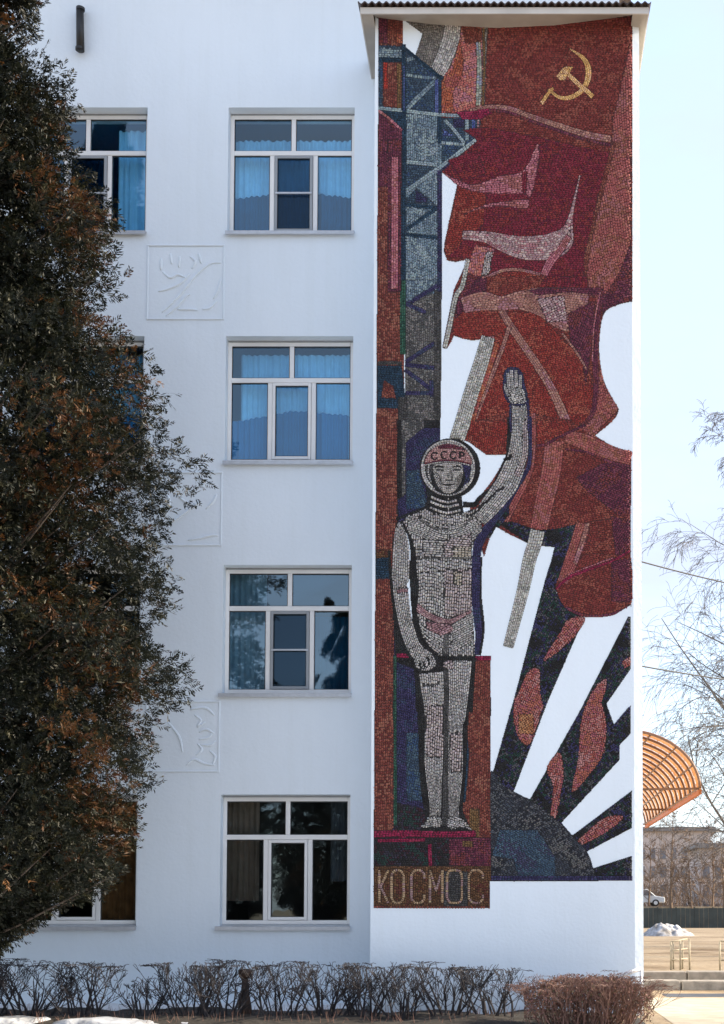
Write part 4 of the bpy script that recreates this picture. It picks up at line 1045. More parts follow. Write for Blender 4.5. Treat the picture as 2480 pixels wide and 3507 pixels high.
# ================================================================ vegetation
def attr_mesh(name, V, f, C, mat):
    """V (n,3), f (m,4) quads or (m,3) triangles, C (n,3) colours"""
    k = f.shape[1]
    me = bpy.data.meshes.new(name); me.vertices.add(len(V)); me.vertices.foreach_set('co', V.astype(np.float32).ravel())
    me.loops.add(f.size); me.loops.foreach_set('vertex_index', f.astype(np.int32).ravel()); me.polygons.add(len(f))
    me.polygons.foreach_set('loop_start', (np.arange(len(f)) * k).astype(np.int32)); me.polygons.foreach_set('loop_total', np.full(len(f), k, np.int32)); me.update(calc_edges=True)
    at = me.color_attributes.new('tint', 'FLOAT_COLOR', 'POINT'); at.data.foreach_set('color', np.c_[C, np.ones(len(V))].astype(np.float32).ravel())
    me.materials.append(mat); return me
def leaf_mat(name):
    m = bpy.data.materials.new(name); m.use_nodes = True; t = m.node_tree; t.nodes.clear()
    o = N(t, 'ShaderNodeOutputMaterial'); a = N(t, 'ShaderNodeAttribute', attribute_name='tint')
    d = N(t, 'ShaderNodeBsdfPrincipled'); d.inputs['Roughness'].default_value = .55; d.inputs['Specular IOR Level'].default_value = .3
    tl = N(t, 'ShaderNodeBsdfTranslucent'); mi = N(t, 'ShaderNodeMixShader'); mi.inputs['Fac'].default_value = .2
    t.links.new(a.outputs['Color'], d.inputs['Base Color']); t.links.new(a.outputs['Color'], tl.inputs['Color'])
    t.links.new(d.outputs[0], mi.inputs[1]); t.links.new(tl.outputs[0], mi.inputs[2]); t.links.new(mi.outputs[0], o.inputs['Surface'])
    return m
M['leaf'] = leaf_mat('conifer_foliage')
M['bark'] = pmat('bark', (.075, .055, .042), .9, bump=.6, bscale=30, var=.4, vscale=10)

# ---- the big dark thuja at the left -------------------------------------------
TY = -2.2
OUT = [(-20,170),(135,210),(160,225),(210,284),(330,235),(400,300),(455,418),(520,400),(580,372),(640,390),(690,310),(735,318),(765,500),(860,580),(930,640),(1000,700),(1060,690),(1100,600),(1200,580),(1290,568),(1380,590),(1450,665),(1500,676),(1560,625),(1640,595),(1700,565),(1780,560),(1850,520),(1920,490),(1965,470),(2000,360),(2050,180),(2120,50),(2160,0)]
XTK = W(-230, 1800, TY)[0]
prof = []
for vy, px in OUT:
    x, _, z = W(px, vy / .65484, TY); prof.append((z, max(.2, x - XTK)))
prof.sort(); pz = np.array([p[0] for p in prof]); pr = np.array([p[1] for p in prof])
pz = np.r_[pz, pz[-1] + .6, pz[-1] + 1.6, pz[-1] + 2.4]; pr = np.r_[pr, pr[-1] * .85, pr[-1] * .5, .12]
def thuja(n_frond, seed):
    rg = np.random.default_rng(seed)
    z = rg.uniform(pz[0], pz[-1], n_frond * 3)
    th = rg.uniform(-math.pi, math.pi, n_frond * 3)
    # lumpy radius: branch fans stand out of the cone
    lump = 1 + .15 * np.sin(th * 5 + z * 2.1) * np.sin(z * 3.3 + 1.1 * np.sin(th * 3)) + .06 * np.sin(th * 11 + z * 5.7)
    prz = np.interp(z, pz, pr) * (1 + .045 * np.sin(z * 4.6 + th * 2) + .035 * np.sin(z * 10.3 + th * 5))
    right = np.clip(np.cos(th - .42), 0, 1) ** 1.2           # follow the seen outline on that side
    rad = np.maximum(.15, prz * (right * (.985 + .5 * (lump - 1)) + (1 - right) * .92 * lump) - .17)
    fr = np.where(rg.uniform(0, 1, len(z)) < .66, rg.uniform(.74, 1.0, len(z)), rg.uniform(.35, .8, len(z)))
    depth = np.where(np.sin(th) > 0, .72, .8)
    x = rad * fr * np.cos(th); y = rad * fr * np.sin(th) * depth
    hol = np.sin(x * 3.1 + 1.7 * np.sin(z * 2.3)) + np.sin(y * 2.7 + z * 3.9) + np.sin(z * 5.1 + x * 4.7)
    up = np.clip((z - 9.0) / 4.0, 0, 1)                   # thinner towards the top
    ok = (hol < 1.25 - up * .95) | (fr < .6)
    ok &= rg.uniform(0, 1, len(z)) < (1 - .30 * up)
    x, y, z, th, fr, rad = [a[ok][:n_frond] for a in (x, y, z, th, fr, rad)]
    n = len(x)
    P = np.c_[x, y, z]
    D = np.c_[np.cos(th), np.sin(th), rg.normal(.12, .55, n)] + rg.normal(0, .38, (n, 3)); D /= np.linalg.norm(D, axis=1)[:, None]
    Nn = np.cross(D, rg.normal(0, 1, (n, 3))); Nn /= np.linalg.norm(Nn, axis=1)[:, None] + 1e-9
    Sd = np.cross(D, Nn)
    L = rg.uniform(.10, .22, n); inner = np.where(fr < .72, 1.9, 1.0); L = L * np.where(fr < .72, 1.3, 1.0)
    hues = np.array([(.0055, .008, .004), (.009, .011, .005), (.004, .006, .0035), (.055, .021, .007), (.085, .038, .012), (.020, .019, .007)])
    patch = .8 * np.sin(P[:, 0] * 2.9 + 2 + np.sin(P[:, 2] * 1.3)) + .9 * np.sin(P[:, 2] * 3.3 + P[:, 1] * 2 + 1.5 * np.sin(P[:, 0] * 2.2)) + rg.normal(0, .75, n)
    hi = np.where(patch > 1.55, rg.integers(3, 5, n), np.where(patch > .8, 5, rg.integers(0, 3, n)))
    col = hues[hi] * rg.uniform(.7, 1.4, n)[:, None]
    K = 11; Vs, Cs = [], []
    for k in range(K):
        if k == K - 1: s, side, ln, ang = .62, 0, .42, 0
        else:
            s = .06 + .085 * k; side = 1 if k % 2 else -1; ln = .50 * (1 - s * .62); ang = .75
        base = P + D * (L * s)[:, None]
        dr = D * math.cos(ang) + Sd * (side * math.sin(ang)) + Nn * rg.normal(0, .22, n)[:, None] + rg.normal(0, .12, (n, 3)); dr[:, 2] -= .12
        dr /= np.linalg.norm(dr, axis=1)[:, None]
        ll = L * ln * rg.uniform(.8, 1.25, n); w = np.cross(dr, Nn + rg.normal(0, .5, (n, 3))); w /= np.linalg.norm(w, axis=1)[:, None] + 1e-9
        wd = ((.0062 + .0045 * rg.uniform(0, 1, n)) * inner)[:, None]
        mid = base + dr * (ll * .55)[:, None]
        Vs.append(np.stack([base, mid + w * wd, base + dr * ll[:, None], mid - w * wd], 1)); Cs.append(np.repeat((col * rg.uniform(.8, 1.25, n)[:, None])[:, None, :], 4, 1))
    V = np.concatenate(Vs).reshape(-1, 3); C = np.concatenate(Cs).reshape(-1, 3)
    return V, np.arange(len(V)).reshape(-1, 4), C
V, f, C = thuja(74000, 3)
crown_me = attr_mesh('crown', V, f, C, M['leaf'])
tree = tag(empty('thuja_tree', (XTK, TY, 0)), 'huge dark thuja with brownish sprays hiding the left windows', 'tree')
o = bpy.data.objects.new('crown', crown_me); CO.link(o); o.parent = tree
def thuja_wood(parent, seed):
    rg = random.Random(seed); b = MB()
    b.tube([(0, 0, 0), (.04, 0, 3), (0, .05, 7), (0, 0, pz[-1] - .4)], [.26, .2, .13, .03], 10)
    o1 = b.build('trunk', M['bark'], parent, smooth=True)
    b = MB()
    for i in range(230):
        z = rg.uniform(pz[0] + .2, pz[-1] - .5); t = rg.uniform(-math.pi, math.pi); r = np.interp(z, pz, pr) * rg.uniform(.7, .95)
        dx, dy = math.cos(t) * r, math.sin(t) * r * .72
        zb = max(.8, z - .45 * r)
        b.tube([(0, 0, zb), (dx * .5, dy * .5, zb + (z - zb) * .35 + rg.uniform(-.1, .1)), (dx, dy, z)], [.035, .02, .005], 4, cap=False)
    b.build('limbs', M['bark'], parent, smooth=True, normals=False)
thuja_wood(tree, 5)
# conifers on the other side of the yard, seen only mirrored in the panes
for i, (x, y, k, lb) in enumerate([(-8.2, -41, .98, 'tall dark conifer mirrored in the right panes of the second floor window'), (-13.2, -44, .72, 'middle sized dark conifer mirrored in the left pane of the ground floor window'), (-19, -43, .8, 'dark conifer mirrored in the half hidden ground floor window'), (-2.8, -42, .8, 'dark conifer mirrored in the right pane of the ground floor window')]):
    t2 = tag(empty('conifer', (x, y, 0)), lb, 'tree'); t2.scale = (k, k, k); t2.rotation_euler.z = 1.3 * i + 2.2
    for ch in tree.children:
        c2 = ch.copy(); CO.link(c2); c2.parent = t2

# ---- clipped bare bushes along the wall -----------------------------------------
M['twig'] = pmat('bare_twigs', (.030, .026, .030), .85, var=.3, vscale=6)
M['twig_warm'] = pmat('brown_twigs', (.20, .11, .085), .85, var=.4, vscale=6)
def grow(b, p, d, ln, r, lvl, rg, ztop, spread, rmin):
    n = 3; pts = [p]; rs = [r]; cur = Vector(p); dd = Vector(d)
    for i in range(n):
        dd = (dd + Vector((rg.gauss(0, .16), rg.gauss(0, .16), rg.gauss(.06, .08)))).normalized()
        cur = cur + dd * ln / n
        if cur.z > ztop: cur.z = ztop + rg.uniform(-.01, .02)
        pts.append(cur.copy()); rs.append(max(rmin, r * (1 - .5 * (i + 1) / n)))
    b.tube(pts, rs, 3 if lvl > 0 else 5, cap=False)
    if lvl < 3:
        for k in range(rg.randint(2, 4) if lvl < 2 else rg.randint(2, 3)):
            q = pts[rg.randint(1, n)]
            e = (dd + Vector((rg.gauss(0, spread), rg.gauss(0, spread), rg.gauss(.1, .3)))).normalized()
            grow(b, q, e, ln * rg.uniform(.5, .8), rs[-1] * .75, lvl + 1, rg, ztop, spread, rmin)
def bush(name, x, y, width, height, stems, seed, label, group, mat='twig', dead=False):
    rg = random.Random(seed); root = tag(empty(name, (x, y, 0)), label, 'bush', group)
    b = MB()
    for i in range(stems):
        u = (i + .5) / stems - .5
        p = Vector((u * width * .55 + rg.gauss(0, .04), rg.gauss(0, .09), .0))
        d = Vector((u * 1.0 + rg.gauss(0, .18), rg.gauss(0, .25), 1)).normalized()
        grow(b, p, d, height * rg.uniform(.5, .72), rg.uniform(.012, .022), 0, rg, height * rg.uniform(.9, 1.02), .55, .0042)
    b.build('branches', M[mat], root, normals=False)
    return root
hedge = [(-40, 3290), (115, 3292), (300, 3296), (500, 3345), (645, 3300), (760, 3292), (960, 3296), (1120, 3296), (1250, 3300), (1385, 3305), (1545, 3302), (1690, 3312)]
hl = ['bare clipped bush at the left frame edge below the thuja', 'bare clipped bush below the hanging thuja sprays, second from the left', 'bare clipped bush under the left ground floor window',
      'lowest and thinnest bare bush in the gap left of the ground floor window', 'bare clipped bush just left of the small dark post, under the window corner', 'bare clipped bush touching the left side of the small dark post', 'bare clipped bush right of the small dark post under the ground floor window',
      'bare clipped bush under the right end of the ground floor window', 'bare clipped bush in front of the left edge of the tower', 'bare clipped bush below the mosaic word, left of the gap', 'bare clipped bush right of the pointed gap below the pedestal end',
      'bare clipped bush standing against the dense brown bush']
for i, (px, top) in enumerate(hedge):
    yb = -.85 if px < 1200 else -.95
    x, _, zt = W(px, top, yb)
    wd = .72 if i != 3 else .55
    bush('bare_bush', x, yb + random.uniform(-.1, .1), wd, zt - .01, 13 if i != 3 else 9, 40 + i, hl[i], 'clipped bare bushes along the wall')
# dense brown clipped bush in front of the tower corner
xb0, _, zb1 = W(1795, 3335, -1.9); xb1 = W(2228, 3400, -1.9)[0]
bw = xb1 - xb0
db = tag(empty('dense_bush', ((xb0 + xb1) / 2, -1.9, 0)), 'dense rounded brown bush in front of the tower corner', 'bush')
b = MB(); rg = random.Random(99)
for i in range(150):
    u = rg.uniform(-.46, .46); v = rg.uniform(-.4, .4)
    p = Vector((u * bw * .8, v * .9, 0)); d = Vector((u * 1.1 + rg.gauss(0, .2), v * .9 + rg.gauss(0, .2), 1)).normalized()
    zt = zb1 * (1.02 - 1.5 * max(0, abs(u) - .22) ** 1.3 - .35 * abs(v)) * rg.uniform(.9, 1.03)
    grow(b, p, d, zb1 * rg.uniform(.5, .7), rg.uniform(.006, .012), 0, rg, zt, .5, .0026)
b.build('branches', M['twig_warm'], db, normals=False)
# withered leaves in it
rg2 = np.random.default_rng(5); n = 9000
u = rg2.uniform(-.5, .5, n); v = rg2.uniform(-.45, .45, n)
zt = zb1 * (1.0 - 1.4 * np.maximum(0, np.abs(u) - .2) ** 1.3 - .35 * np.abs(v))
P = np.c_[u * bw, v * 1.1, zt * np.sqrt(rg2.uniform(.02, 1, n))]
a_ = rg2.normal(0, 1, (n, 3)); a_ /= np.linalg.norm(a_, axis=1)[:, None]; c_ = np.cross(a_, rg2.normal(0, 1, (n, 3))); c_ /= np.linalg.norm(c_, axis=1)[:, None]
s1 = rg2.uniform(.008, .02, n)[:, None]; s2 = s1 * .55
V = np.stack([P - a_ * s1, P + c_ * s2, P + a_ * s1, P - c_ * s2], 1).reshape(-1, 3)
hue = np.array([(.17, .085, .06), (.12, .065, .045), (.22, .11, .08), (.10, .085, .045), (.18, .08, .08)])[rg2.integers(0, 5, n)] * rg2.uniform(.6, 1.3, n)[:, None]
o = bpy.data.objects.new('withered_leaves', attr_mesh('withered_leaves', V, np.arange(n * 4).reshape(-1, 4), np.repeat(hue, 4, 0), M['leaf'])); CO.link(o); o.parent = db; o['kind'] = 'stuff'
# dry grass stalks and leaf litter on the bed
b = MB(); rg = random.Random(8)
for i in range(900):
    x = rg.uniform(-8.6, 1.6); y = rg.uniform(-1.7, .4); h = rg.uniform(.04, .16); z = .03
    b.tube([(x, y, z), (x + rg.gauss(0, .03), y + rg.gauss(0, .03), z + h)], [.004, .0015], 3, cap=False)
tag(b.build('dry_grass', M['twig_warm'], normals=False), 'dry grass stalks on the soil bed below the bushes', 'grass', kind='stuff')

# small tapered post in the hedge
x, _, zt = W(840, 3318, -.55); 
post = tag(empty('garden_post', (x, -.55, 0)), 'small dark tapered post with a wide cap standing among the bare bushes', 'post')
def lathe(prof_, n=18):
    b = MB()
    for r, z in prof_:
        for j in range(n): b.v.append((r * math.cos(2*math.pi*j/n), r * math.sin(2*math.pi*j/n), z))
    for k in range(len(prof_) - 1):
        for j in range(n): b.f.append((k*n + j, k*n + (j+1) % n, (k+1)*n + (j+1) % n, (k+1)*n + j))
    b.f.append(tuple(range(n))[::-1]); b.f.append(tuple((len(prof_)-1)*n + j for j in range(n)))
    return b
M['post'] = pmat('rusty_post', (.03, .026, .026), .7, var=.5, vscale=9, col2=(.07, .035, .02))
h = zt
lathe([(.105, 0), (.095, h*.25), (.06, h*.5), (.045, h*.72), (.05, h*.8)]).build('shaft', M['post'], post, smooth=True)
lathe([(.05, h*.8), (.085, h*.84), (.095, h*.94), (.09, h*.985), (.04, h)]).build('cap', M['post'], post, smooth=True)

# old snow at the lower left
M['wet_snow'] = pmat('wet_snow', (.52, .55, .60), .6, bump=.8, bscale=16, col2=(.30, .31, .33), vscale=3)
def snow(name, px0, px1, yc, wy, hz, seed, label):
    x0 = W(px0, 3490, yc)[0]; x1 = W(px1, 3490, yc)[0]
    def fz(x, y, u, v):
        e = 1.15 - math.hypot((u - .5) * 2.1, (v - .5) * 2.0) + .45 * mnoise.noise((x * 2.2, y * 2.6, seed)) + .2 * mnoise.noise((x * 7, y * 7, seed)); e = max(0, min(1, e * 1.6)) ** .7
        return .002 + hz * e * (.7 + .5 * mnoise.noise((x * 1.1 + seed, y * 1.6, 0)) + .2 * mnoise.noise((x * 4, y * 4, seed))) - (1 - e) * .12
    o = sheet(name, x0, x1, yc - wy / 2, yc + wy / 2, 60, 24, fz, M['wet_snow']); return tag(o, label, 'snow', kind='stuff')
snow('snow_patch', -120, 190, -1.55, 1.1, .13, 1, 'bluish old snow patch at the lower left corner')
snow('snow_patch', 150, 640, -1.7, 1.0, .10, 4, 'thin old snow strip below the bare bushes on the left')

bounce_snow_mat = M['snow']
tag(sheet('bounce_snow_strip', -9.5, -2.2, .15, 1.48, 80, 10, lambda x, y, u, v: .14 * min(1, min(v, 1.3 - v) * 5) * (.8 + .5 * mnoise.noise((x * 1.4, y * 2, 7))) - .02, M['snow']), kind='structure')  # snow added behind the bushes to bounce light onto the lower wall
M['yard_snow'] = pmat('yard_snow', (.66, .68, .71), .8, bump=.5, bscale=3, var=.25, vscale=.5)
tag(sheet('snow_field', -34, 1.3, -40, -2.3, 60, 60, lambda x, y, u, v: .004 + .05 * min(1, min(u, 1-u) * 12) * min(1, min(v, 1-v) * 12) * (1 + .6 * mnoise.noise((x * .5, y * .5, 0))), M['yard_snow']), kind='structure')
# ================================================================ right of the building
M['orange'] = None
def poly_mat():
    m = bpy.data.materials.new('orange_polycarbonate'); m.use_nodes = True; t = m.node_tree; t.nodes.clear()
    o = N(t, 'ShaderNodeOutputMaterial'); tl = N(t, 'ShaderNodeBsdfTranslucent'); tl.inputs['Color'].default_value = (.36, .15, .055, 1)
    d = N(t, 'ShaderNodeBsdfPrincipled'); d.inputs['Base Color'].default_value = (.32, .14, .055, 1); d.inputs['Roughness'].default_value = .3
    tp = N(t, 'ShaderNodeBsdfTransparent'); tp.inputs['Color'].default_value = (.8, .42, .15, 1)
    m1 = N(t, 'ShaderNodeMixShader'); m1.inputs['Fac'].default_value = .55; m2 = N(t, 'ShaderNodeMixShader'); m2.inputs['Fac'].default_value = .22
    t.links.new(d.outputs[0], m1.inputs[1]); t.links.new(tl.outputs[0], m1.inputs[2]); t.links.new(m1.outputs[0], m2.inputs[1]); t.links.new(tp.outputs[0], m2.inputs[2]); t.links.new(m2.outputs[0], o.inputs['Surface'])
    return m
M['orange'] = poly_mat(); M['brown_metal'] = pmat('brown_painted_steel', (.13, .055, .025), .5, var=.3, vscale=8)
CXW, CZ0, CRX, CRZ = TXC, 3.62, 1.36, 1.02
cy0, cy1 = 4.0, 14.0
can = tag(empty('arched_canopy', (CXW, cy0, CZ0)), 'orange translucent arched canopy with brown ribs on the building side', 'canopy')
def arc(y, r=0.0, n=14): return [(CXW + (CRX + r) * math.sin(a), y, CZ0 + (CRZ + r) * math.cos(a)) for a in [R(90) * i / n for i in range(n + 1)]]
nseg = 15
for s in range(nseg):                                   # each sheet between two ribs
    a, c = cy0 + (cy1 - cy0) * s / nseg + .02, cy0 + (cy1 - cy0) * (s + 1) / nseg - .02
    b = MB(); A = arc(a, .03); B_ = arc(c, .03)
    for i in range(len(A) - 1): b.quad(A[i], A[i+1], B_[i+1], B_[i])
    part(b, 'sheet', M['orange'], can, True)
for s in range(nseg + 1):
    b = MB(); b.tube(arc(cy0 + (cy1 - cy0) * s / nseg), .024, 6); part(b, 'rib', M['brown_metal'], can, True)
for t_ in (0, 22, 45, 67, 90):
    b = MB(); p0 = (CXW + (CRX - .03) * math.sin(R(t_)), cy0, CZ0 + (CRZ - .03) * math.cos(R(t_))); b.tube([p0, (p0[0], cy1, p0[2])], .018, 6); part(b, 'purlin', M['brown_metal'], can)
for y in (cy0 + .05, (cy0 + cy1) / 2, cy1 - .05):
    b = MB(); b.tube([(CXW + CRX, y, CZ0), (CXW + .02, y, CZ0 - .02)], .02, 6); part(b, 'tie_bar', M['brown_metal'], can)
b = MB(); b.box(CXW + CRX - .02, CXW + CRX + .03, cy0, cy1, CZ0 - .10, CZ0 - .02); part(b, 'eave_trim', M['orange'], can)

# white handrail at the tower foot
M['white_metal'] = pmat('white_painted_steel', (.78, .78, .78), .4, var=.1)
hr = tag(empty('handrail', (1.5, -.7, 0)), 'small white sloping handrail at the foot of the tower corner', 'handrail')
p1 = W(2115, 3348, -.6); p2 = W(2196, 3316, -.6)
b = MB(); b.tube([p1, p2], .025, 8); part(b, 'rail', M['white_metal'], hr, True)
for p in (p1, p2):
    b = MB(); b.tube([(p[0], p[1], 0), p], .02, 8); part(b, 'post', M['white_metal'], hr, True)

# low stone ledge: two courses of blocks across the path
def ledge(name, py, zt, hgt, dep, n0, n1, bl, label, seed):
    rg = random.Random(seed); _, yk, _ = WG(2300, py, 0)
    root = tag(empty(name, (TXC + 2, yk, 0)), label, 'kerb')
    x = TXC + n0
    while x < TXC + n1:
        l = bl * rg.uniform(.8, 1.25); b = MB()
        b.box(x + .01, x + l - .01, yk + rg.uniform(-.03, .03), yk + dep, -.02, zt + rg.uniform(-.015, .015)); bevel(part(b, 'stone', M['concrete'], root), .025)
        x += l
ledge('stone_ledge', 3392, .19, .2, .5, .3, 9, 1.1, 'near course of the low stone ledge crossing the path', 3)
ledge('stone_ledge', 3362, .21, .2, .5, .2, 9, 1.4, 'far course of the low stone ledge crossing the path', 6)
# puddle-dark wet strip in front of it
M['wet'] = pmat('wet_asphalt', (.05, .042, .036), .35, var=.5, vscale=2)
_, yk, _ = WG(2300, 3408, 0)
def wz(x, y, u, v): return .004 + .0 * x
tag(sheet('wet_strip', TXC + .8, TXC + 10, yk - .55, yk + .4, 20, 4, wz, M['wet']), kind='structure')
# paved path along the building
M['paving'] = pmat('sandy_paving', (.40, .345, .26), .9, bump=.5, bscale=12, var=.25, vscale=3)
tag(sheet('path', TXC + .25, TXC + 3.4, -8, yk - .8, 8, 20, lambda x, y, u, v: .004, M['paving']), kind='structure')

# railings beyond
M['rail'] = pmat('cream_rail_paint', (.36, .31, .22), .6, var=.3, vscale=10)
def railing(px0, px1, pyb, pyt, npost, label, slope=0):
    xa, ya, _ = WG(px0, pyb); h = EYE - (EYE) * 1.0
    h = W(px0, pyt, ya)[2]; xb = W(px1, pyb, ya)[0]
    root = tag(empty('railing', (xa, ya, 0)), label, 'railing', 'cream pipe railings beside the path')
    for i in range(npost):
        x = xa + (xb - xa) * i / max(1, npost - 1)
        y = ya + (i % 2) * .5
        b = MB(); b.tube([(x, y, -.02), (x, y, h * (1 + slope * i / npost))], .024, 8); part(b, 'post', M['rail'], root, True)
    for z in (.35, .68, 1.0):
        b = MB(); b.tube([(xa, ya, h * z), (xb, ya + .5, h * z * (1 + slope * (npost - 1) / npost))], .02, 8); part(b, 'rail', M['rail'], root, True)
railing(2298, 2362, 3322, 3226, 5, 'cream pipe railing with five posts near the building corner', .12)
railing(2466, 2560, 3324, 3224, 3, 'cream pipe railing at the right frame edge', 0)

# snow heap before the fence
x, y, _ = WG(2285, 3205)
M['dirty_snow'] = pmat('dirty_snow', (.46, .46, .48), .9, bump=.6, bscale=6, col2=(.20, .18, .16), vscale=2.5)
def heap(cx, cy, rx, ry, hz, label):
    def fz(a, b_, u, v):
        d = math.hypot((u - .5) * 2, (v - .5) * 2); e = max(0, 1 - d * d)
        return -.05 + hz * e ** .8 * (.85 + .7 * mnoise.noise((a * 1.1, b_ * 1.1, 2)) + .25 * mnoise.noise((a * 4, b_ * 4, 5)))
    tag(sheet('snow_heap', cx - rx, cx + rx, cy - ry, cy + ry, 60, 40, fz, M['dirty_snow']), label, 'snow heap')
heap(x, y, 1.7, 1.6, .72, 'greyish melting snow heap before the dark fence')
# dark fence
M['fence'] = pmat('dark_green_fence', (.040, .052, .048), .6, var=.35, vscale=1.5)
_, yf, _ = WG(2300, 3178)
xf0 = W(2190, 3150, yf)[0]; hz = W(2300, 3110, yf)[2]
fence = tag(empty('board_fence', (xf0, yf, 0)), 'dark green solid fence across the far side of the yard', 'fence')
nb = 26; wpl = (W(2600, 3150, yf)[0] - xf0) / nb
for i in range(nb):
    b = MB(); b.box(xf0 + i * wpl + .01, xf0 + (i + 1) * wpl - .01, yf, yf + .05 + .02 * (i % 2), 0, hz + random.uniform(-.02, .02)); part(b, 'panel', M['fence'], fence)
for i in range(0, nb + 1, 4):
    b = MB(); b.box(xf0 + i * wpl - .05, xf0 + i * wpl + .05, yf + .08, yf + .18, 0, hz + .08); part(b, 'post', M['fence'], fence)

# far building behind the fence
M['farwall'] = pmat('far_wall', (.58, .50, .46), .9, var=.2, vscale=.4); M['farroof'] = pmat('far_roof', (.22, .20, .19), .8); M['farglass'] = pmat('far_glass', (.16, .16, .18), .2)
def farhouse(px0, px1, pyt, Y, dep, yaw, rows, cols, label):
    x0, _, zt = W(px0, pyt, Y); x1 = W(px1, pyt, Y)[0]
    root = tag(empty('far_building', (x0, Y, 0)), label, 'building'); root.rotation_euler.z = yaw
    w = x1 - x0
    def q(mb, nm, mat, par=None): o = mb.build(nm, mat); o.parent = par or root; return o
    b = MB(); b.box(0, w, 0, dep, -1, zt); q(b, 'wall', M['farwall'])
    b = MB(); b.box(-.6, w + .6, -.6, dep + .6, zt + .01, zt + .5); q(b, 'roof', M['farroof'])
    for r_ in range(rows):
        for c_ in range(cols):
            cx = w * (c_ + .5) / cols; z0 = 1.2 + (zt - 2.2) * r_ / rows; hh = (zt - 2.2) / rows * .55; ww = w / cols * .52
            b = MB(); b.box(cx - ww/2, cx + ww/2, -.06, .02, z0, z0 + hh); o = q(b, 'window', M['farglass'])
            b = MB(); b.box(cx - ww/2 - .1, cx + ww/2 + .1, -.12, -.065, z0 - .15, z0 - .01); q(b, 'sill', M['farroof'], o)
farhouse(2180, 2432, 2848, 150, 12, R(-6), 4, 7, 'long pale brown building with rows of windows behind the fence')
farhouse(2398, 2600, 2905, 118, 10, R(0), 3, 5, 'lower brown building behind bare trees at the right edge')

# parked van behind the fence
M['van'] = pmat('pale_van_paint', (.62, .66, .70), .3, spec=.6); M['tyre'] = pmat('tyre', (.02, .02, .02), .8)
yv = yf + 6; L_ = 4.3; xv0 = W(2274, 3050, yv)[0] - L_; zv = 1.55
b = MB(); b.prism([(yf + 2.2, -.5), (yf + 3.2, 1.9), (yf + 40, 1.95), (yf + 40, -.5)], 'x', -60, 90); tag(b.build('embankment', M['ground']), kind='structure')
van = tag(empty('parked_car', (xv0, yv, 1.93)), 'pale car parked beyond the dark fence next to the building edge', 'car')
def vp(mb, nm, mat, par=None): o = mb.build(nm, mat); o.parent = par or van; return o
b = MB(); b.prism([(0, .32), (L_, .32), (L_, .8), (L_ * .8, .95), (L_ * .64, zv), (.25, zv), (0, 1.0)], 'y', -.9, .9); bevel(vp(b, 'body', M['van']), .08, 3)
b = MB(); b.prism([(L_*.1, .98), (L_*.76, .98), (L_*.63, zv - .1), (L_*.1, zv - .1)], 'y', -.93, .93); vp(b, 'side_window', M['farglass'])
for xx in (L_ * .18, L_ * .8):
    for yy in (-.86, .86):
        b = MB(); b.tube([(xx, yy - .1, .31), (xx, yy + .1, .31)], .31, 18); w_ = vp(b, 'wheel', M['tyre'])
        b = MB(); b.tube([(xx, yy - .11, .31), (xx, yy + .11, .31)], .18, 14); vp(b, 'rim', M['van'], w_)

# ---- bare birches and background trees -------------------------------------------
M['birch_twig'] = pmat('birch_twigs', (.15, .135, .125), .9, var=.3, vscale=3)
M['birch_bark'] = pmat('birch_bark', (.42, .40, .37), .8, var=.5, vscale=5, col2=(.12, .11, .10))
M['dark_bark'] = pmat('far_tree_bark', (.20, .135, .09), .9, var=.3, vscale=3)
def limb(b, p, d, ln, r, lvl, rg, droop, maxl, rmin, kids):
    n = 5 if lvl < 2 else 4; pts = [Vector(p)]; rs = [r]; cur = Vector(p); dd = Vector(d).normalized()
    for i in range(n):
        g_ = -droop * (lvl >= 2) * (.25 + .25 * i) + (.05 if lvl < 2 else 0)
        dd = (dd + Vector((rg.gauss(0, .10), rg.gauss(0, .10), rg.gauss(0, .07) + g_))).normalized()
        cur = cur + dd * ln / n; pts.append(cur.copy()); rs.append(max(rmin, r * (1 - .75 * (i + 1) / n)))
    b.tube(pts, rs, 5 if lvl < 2 else 3, cap=False)
    if lvl < maxl:
        for k in range(kids[lvl]):
            i = rg.randint(1, n); q = pts[i]
            base = (pts[i] - pts[i-1]).normalized(); s = Vector((rg.gauss(0, 1), rg.gauss(0, 1), rg.gauss(.1, .5))).normalized()
            limb(b, q, base * .8 + s * (.75 if lvl < 2 else .7), ln * rg.uniform(.36, .62), max(rmin, rs[i] * .6), lvl + 1, rg, droop, maxl, rmin, kids)
def bare_tree(name, x, y, h, r, seed, label, cat, group, droop, maxl, rmin, kids, lean=(0, 0), twig='birch_twig', bark='birch_bark', limbs=26, start=.2, spread=.42):
    rg = random.Random(seed); root = tag(empty(name, (x, y, 0)), label, cat, group)
    pts = [(lean[0] * h * t + .12 * math.sin(t * 5 + seed), lean[1] * h * t, h * t) for t in [i / 8 for i in range(9)]]
    b = MB(); b.tube(pts, [max(.012, r * (1 - .93 * i / 8)) for i in range(9)], 8); b.build('trunk', M[bark], root, smooth=True)
    b = MB()
    for k in range(limbs):
        t = start + (1 - start) * (k + rg.random()) / limbs; i = min(7, int(t * 8)); p = Vector(pts[i]).lerp(Vector(pts[i+1]), t * 8 - i)
        a = rg.uniform(0, 2 * math.pi)
        limb(b, p, (math.cos(a), math.sin(a), rg.uniform(.35, .9)), h * spread * (1.08 - t) * rg.uniform(.7, 1.2), r * .32 * (1.1 - t), 1, rg, droop, maxl, rmin, kids)
    b.build('crown', M[twig], root, normals=False)
    return root
yb_ = 26.0
xbr = W(2690, 3200, yb_)[0]
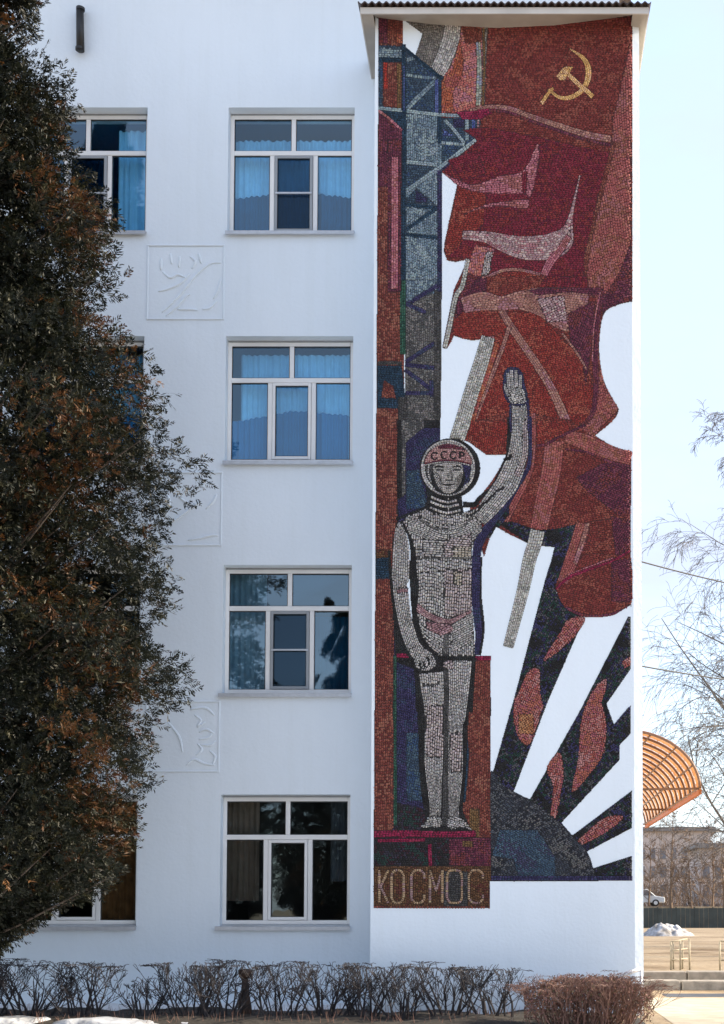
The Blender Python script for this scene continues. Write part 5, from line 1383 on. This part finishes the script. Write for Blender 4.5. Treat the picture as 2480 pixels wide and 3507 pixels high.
bare_tree('birch_tree', xbr, yb_, 19.0, .22, 11, 'bare birch with drooping twigs leaning in at the right frame edge', 'tree', 'bare birches right of the tower', .34, 4, .006, (0, 8, 6, 5), lean=(-.045, 0), limbs=36, start=.12, spread=.36)
bare_tree('birch_tree', W(2640, 3200, 40)[0], 40, 13, .18, 23, 'smaller bare birch behind the leaning one at the right edge', 'tree', 'bare birches right of the tower', .30, 4, .008, (0, 6, 5, 4), lean=(-.03, 0), limbs=24, start=.1)
tl = ['thin dark bare tree rising in front of the far building', 'slender bare tree standing close to the building edge beyond the fence', 'thin bare tree between the far building and the right frame edge', 'twiggy bare tree at the right edge beyond the fence', 'small bare tree beyond the fence right of the thin dark one']
for i, (px, Y, top, rr) in enumerate([(2302, yf + 2.5, 2755, .17), (2225, yf + 5, 2830, .1), (2440, yf + 4, 2800, .12), (2475, yf + 1.5, 2840, .12), (2365, yf + 3, 2855, .1)]):
    x = W(px, 3100, Y)[0]; h = W(px, top, Y)[2]
    bare_tree('bare_tree', x, Y, h, rr, 60 + i, tl[i], 'tree', 'bare trees beyond the fence', .05, 3, .018, (0, 6, 5), twig='dark_bark', bark='dark_bark', limbs=20, start=.25, spread=.34)
# brushwood that reads as one brown mass
b = MB(); rg = random.Random(77)
for i in range(130):
    Y = yf + rg.uniform(8, 24); x = W(rg.uniform(2195, 2520), 3100, Y)[0]; h = rg.uniform(2.2, 5.2)
    p = Vector((x, Y, 0))
    limb(b, p, (rg.gauss(0, .15), rg.gauss(0, .15), 1), h, .05, 1, rg, .02, 2, .02, (0, 7))
tag(b.build('brushwood', M['dark_bark'], normals=False), 'brown leafless brushwood beyond the fence', 'brushwood', kind='stuff')
# wires
M['wire'] = pmat('wire', (.05, .05, .05), .6)
def wire(a, b_, sagz, label):
    pts = [(a[0] + (b_[0]-a[0])*t, a[1] + (b_[1]-a[1])*t, a[2] + (b_[2]-a[2])*t - sagz * 4 * t * (1 - t)) for t in [i / 24 for i in range(25)]]
    m = MB(); m.tube(pts, .015, 5); tag(m.build('overhead_wire', M['wire']), label, 'wire', 'overhead wires right of the tower')
wire(W(2190, 1922, 6), W(2640, 2028, 9), .03, 'upper thin overhead wire running right from the tower')
wire(W(2190, 2280, 6), W(2640, 2345, 9), .03, 'lower thin overhead wire running right from the tower')
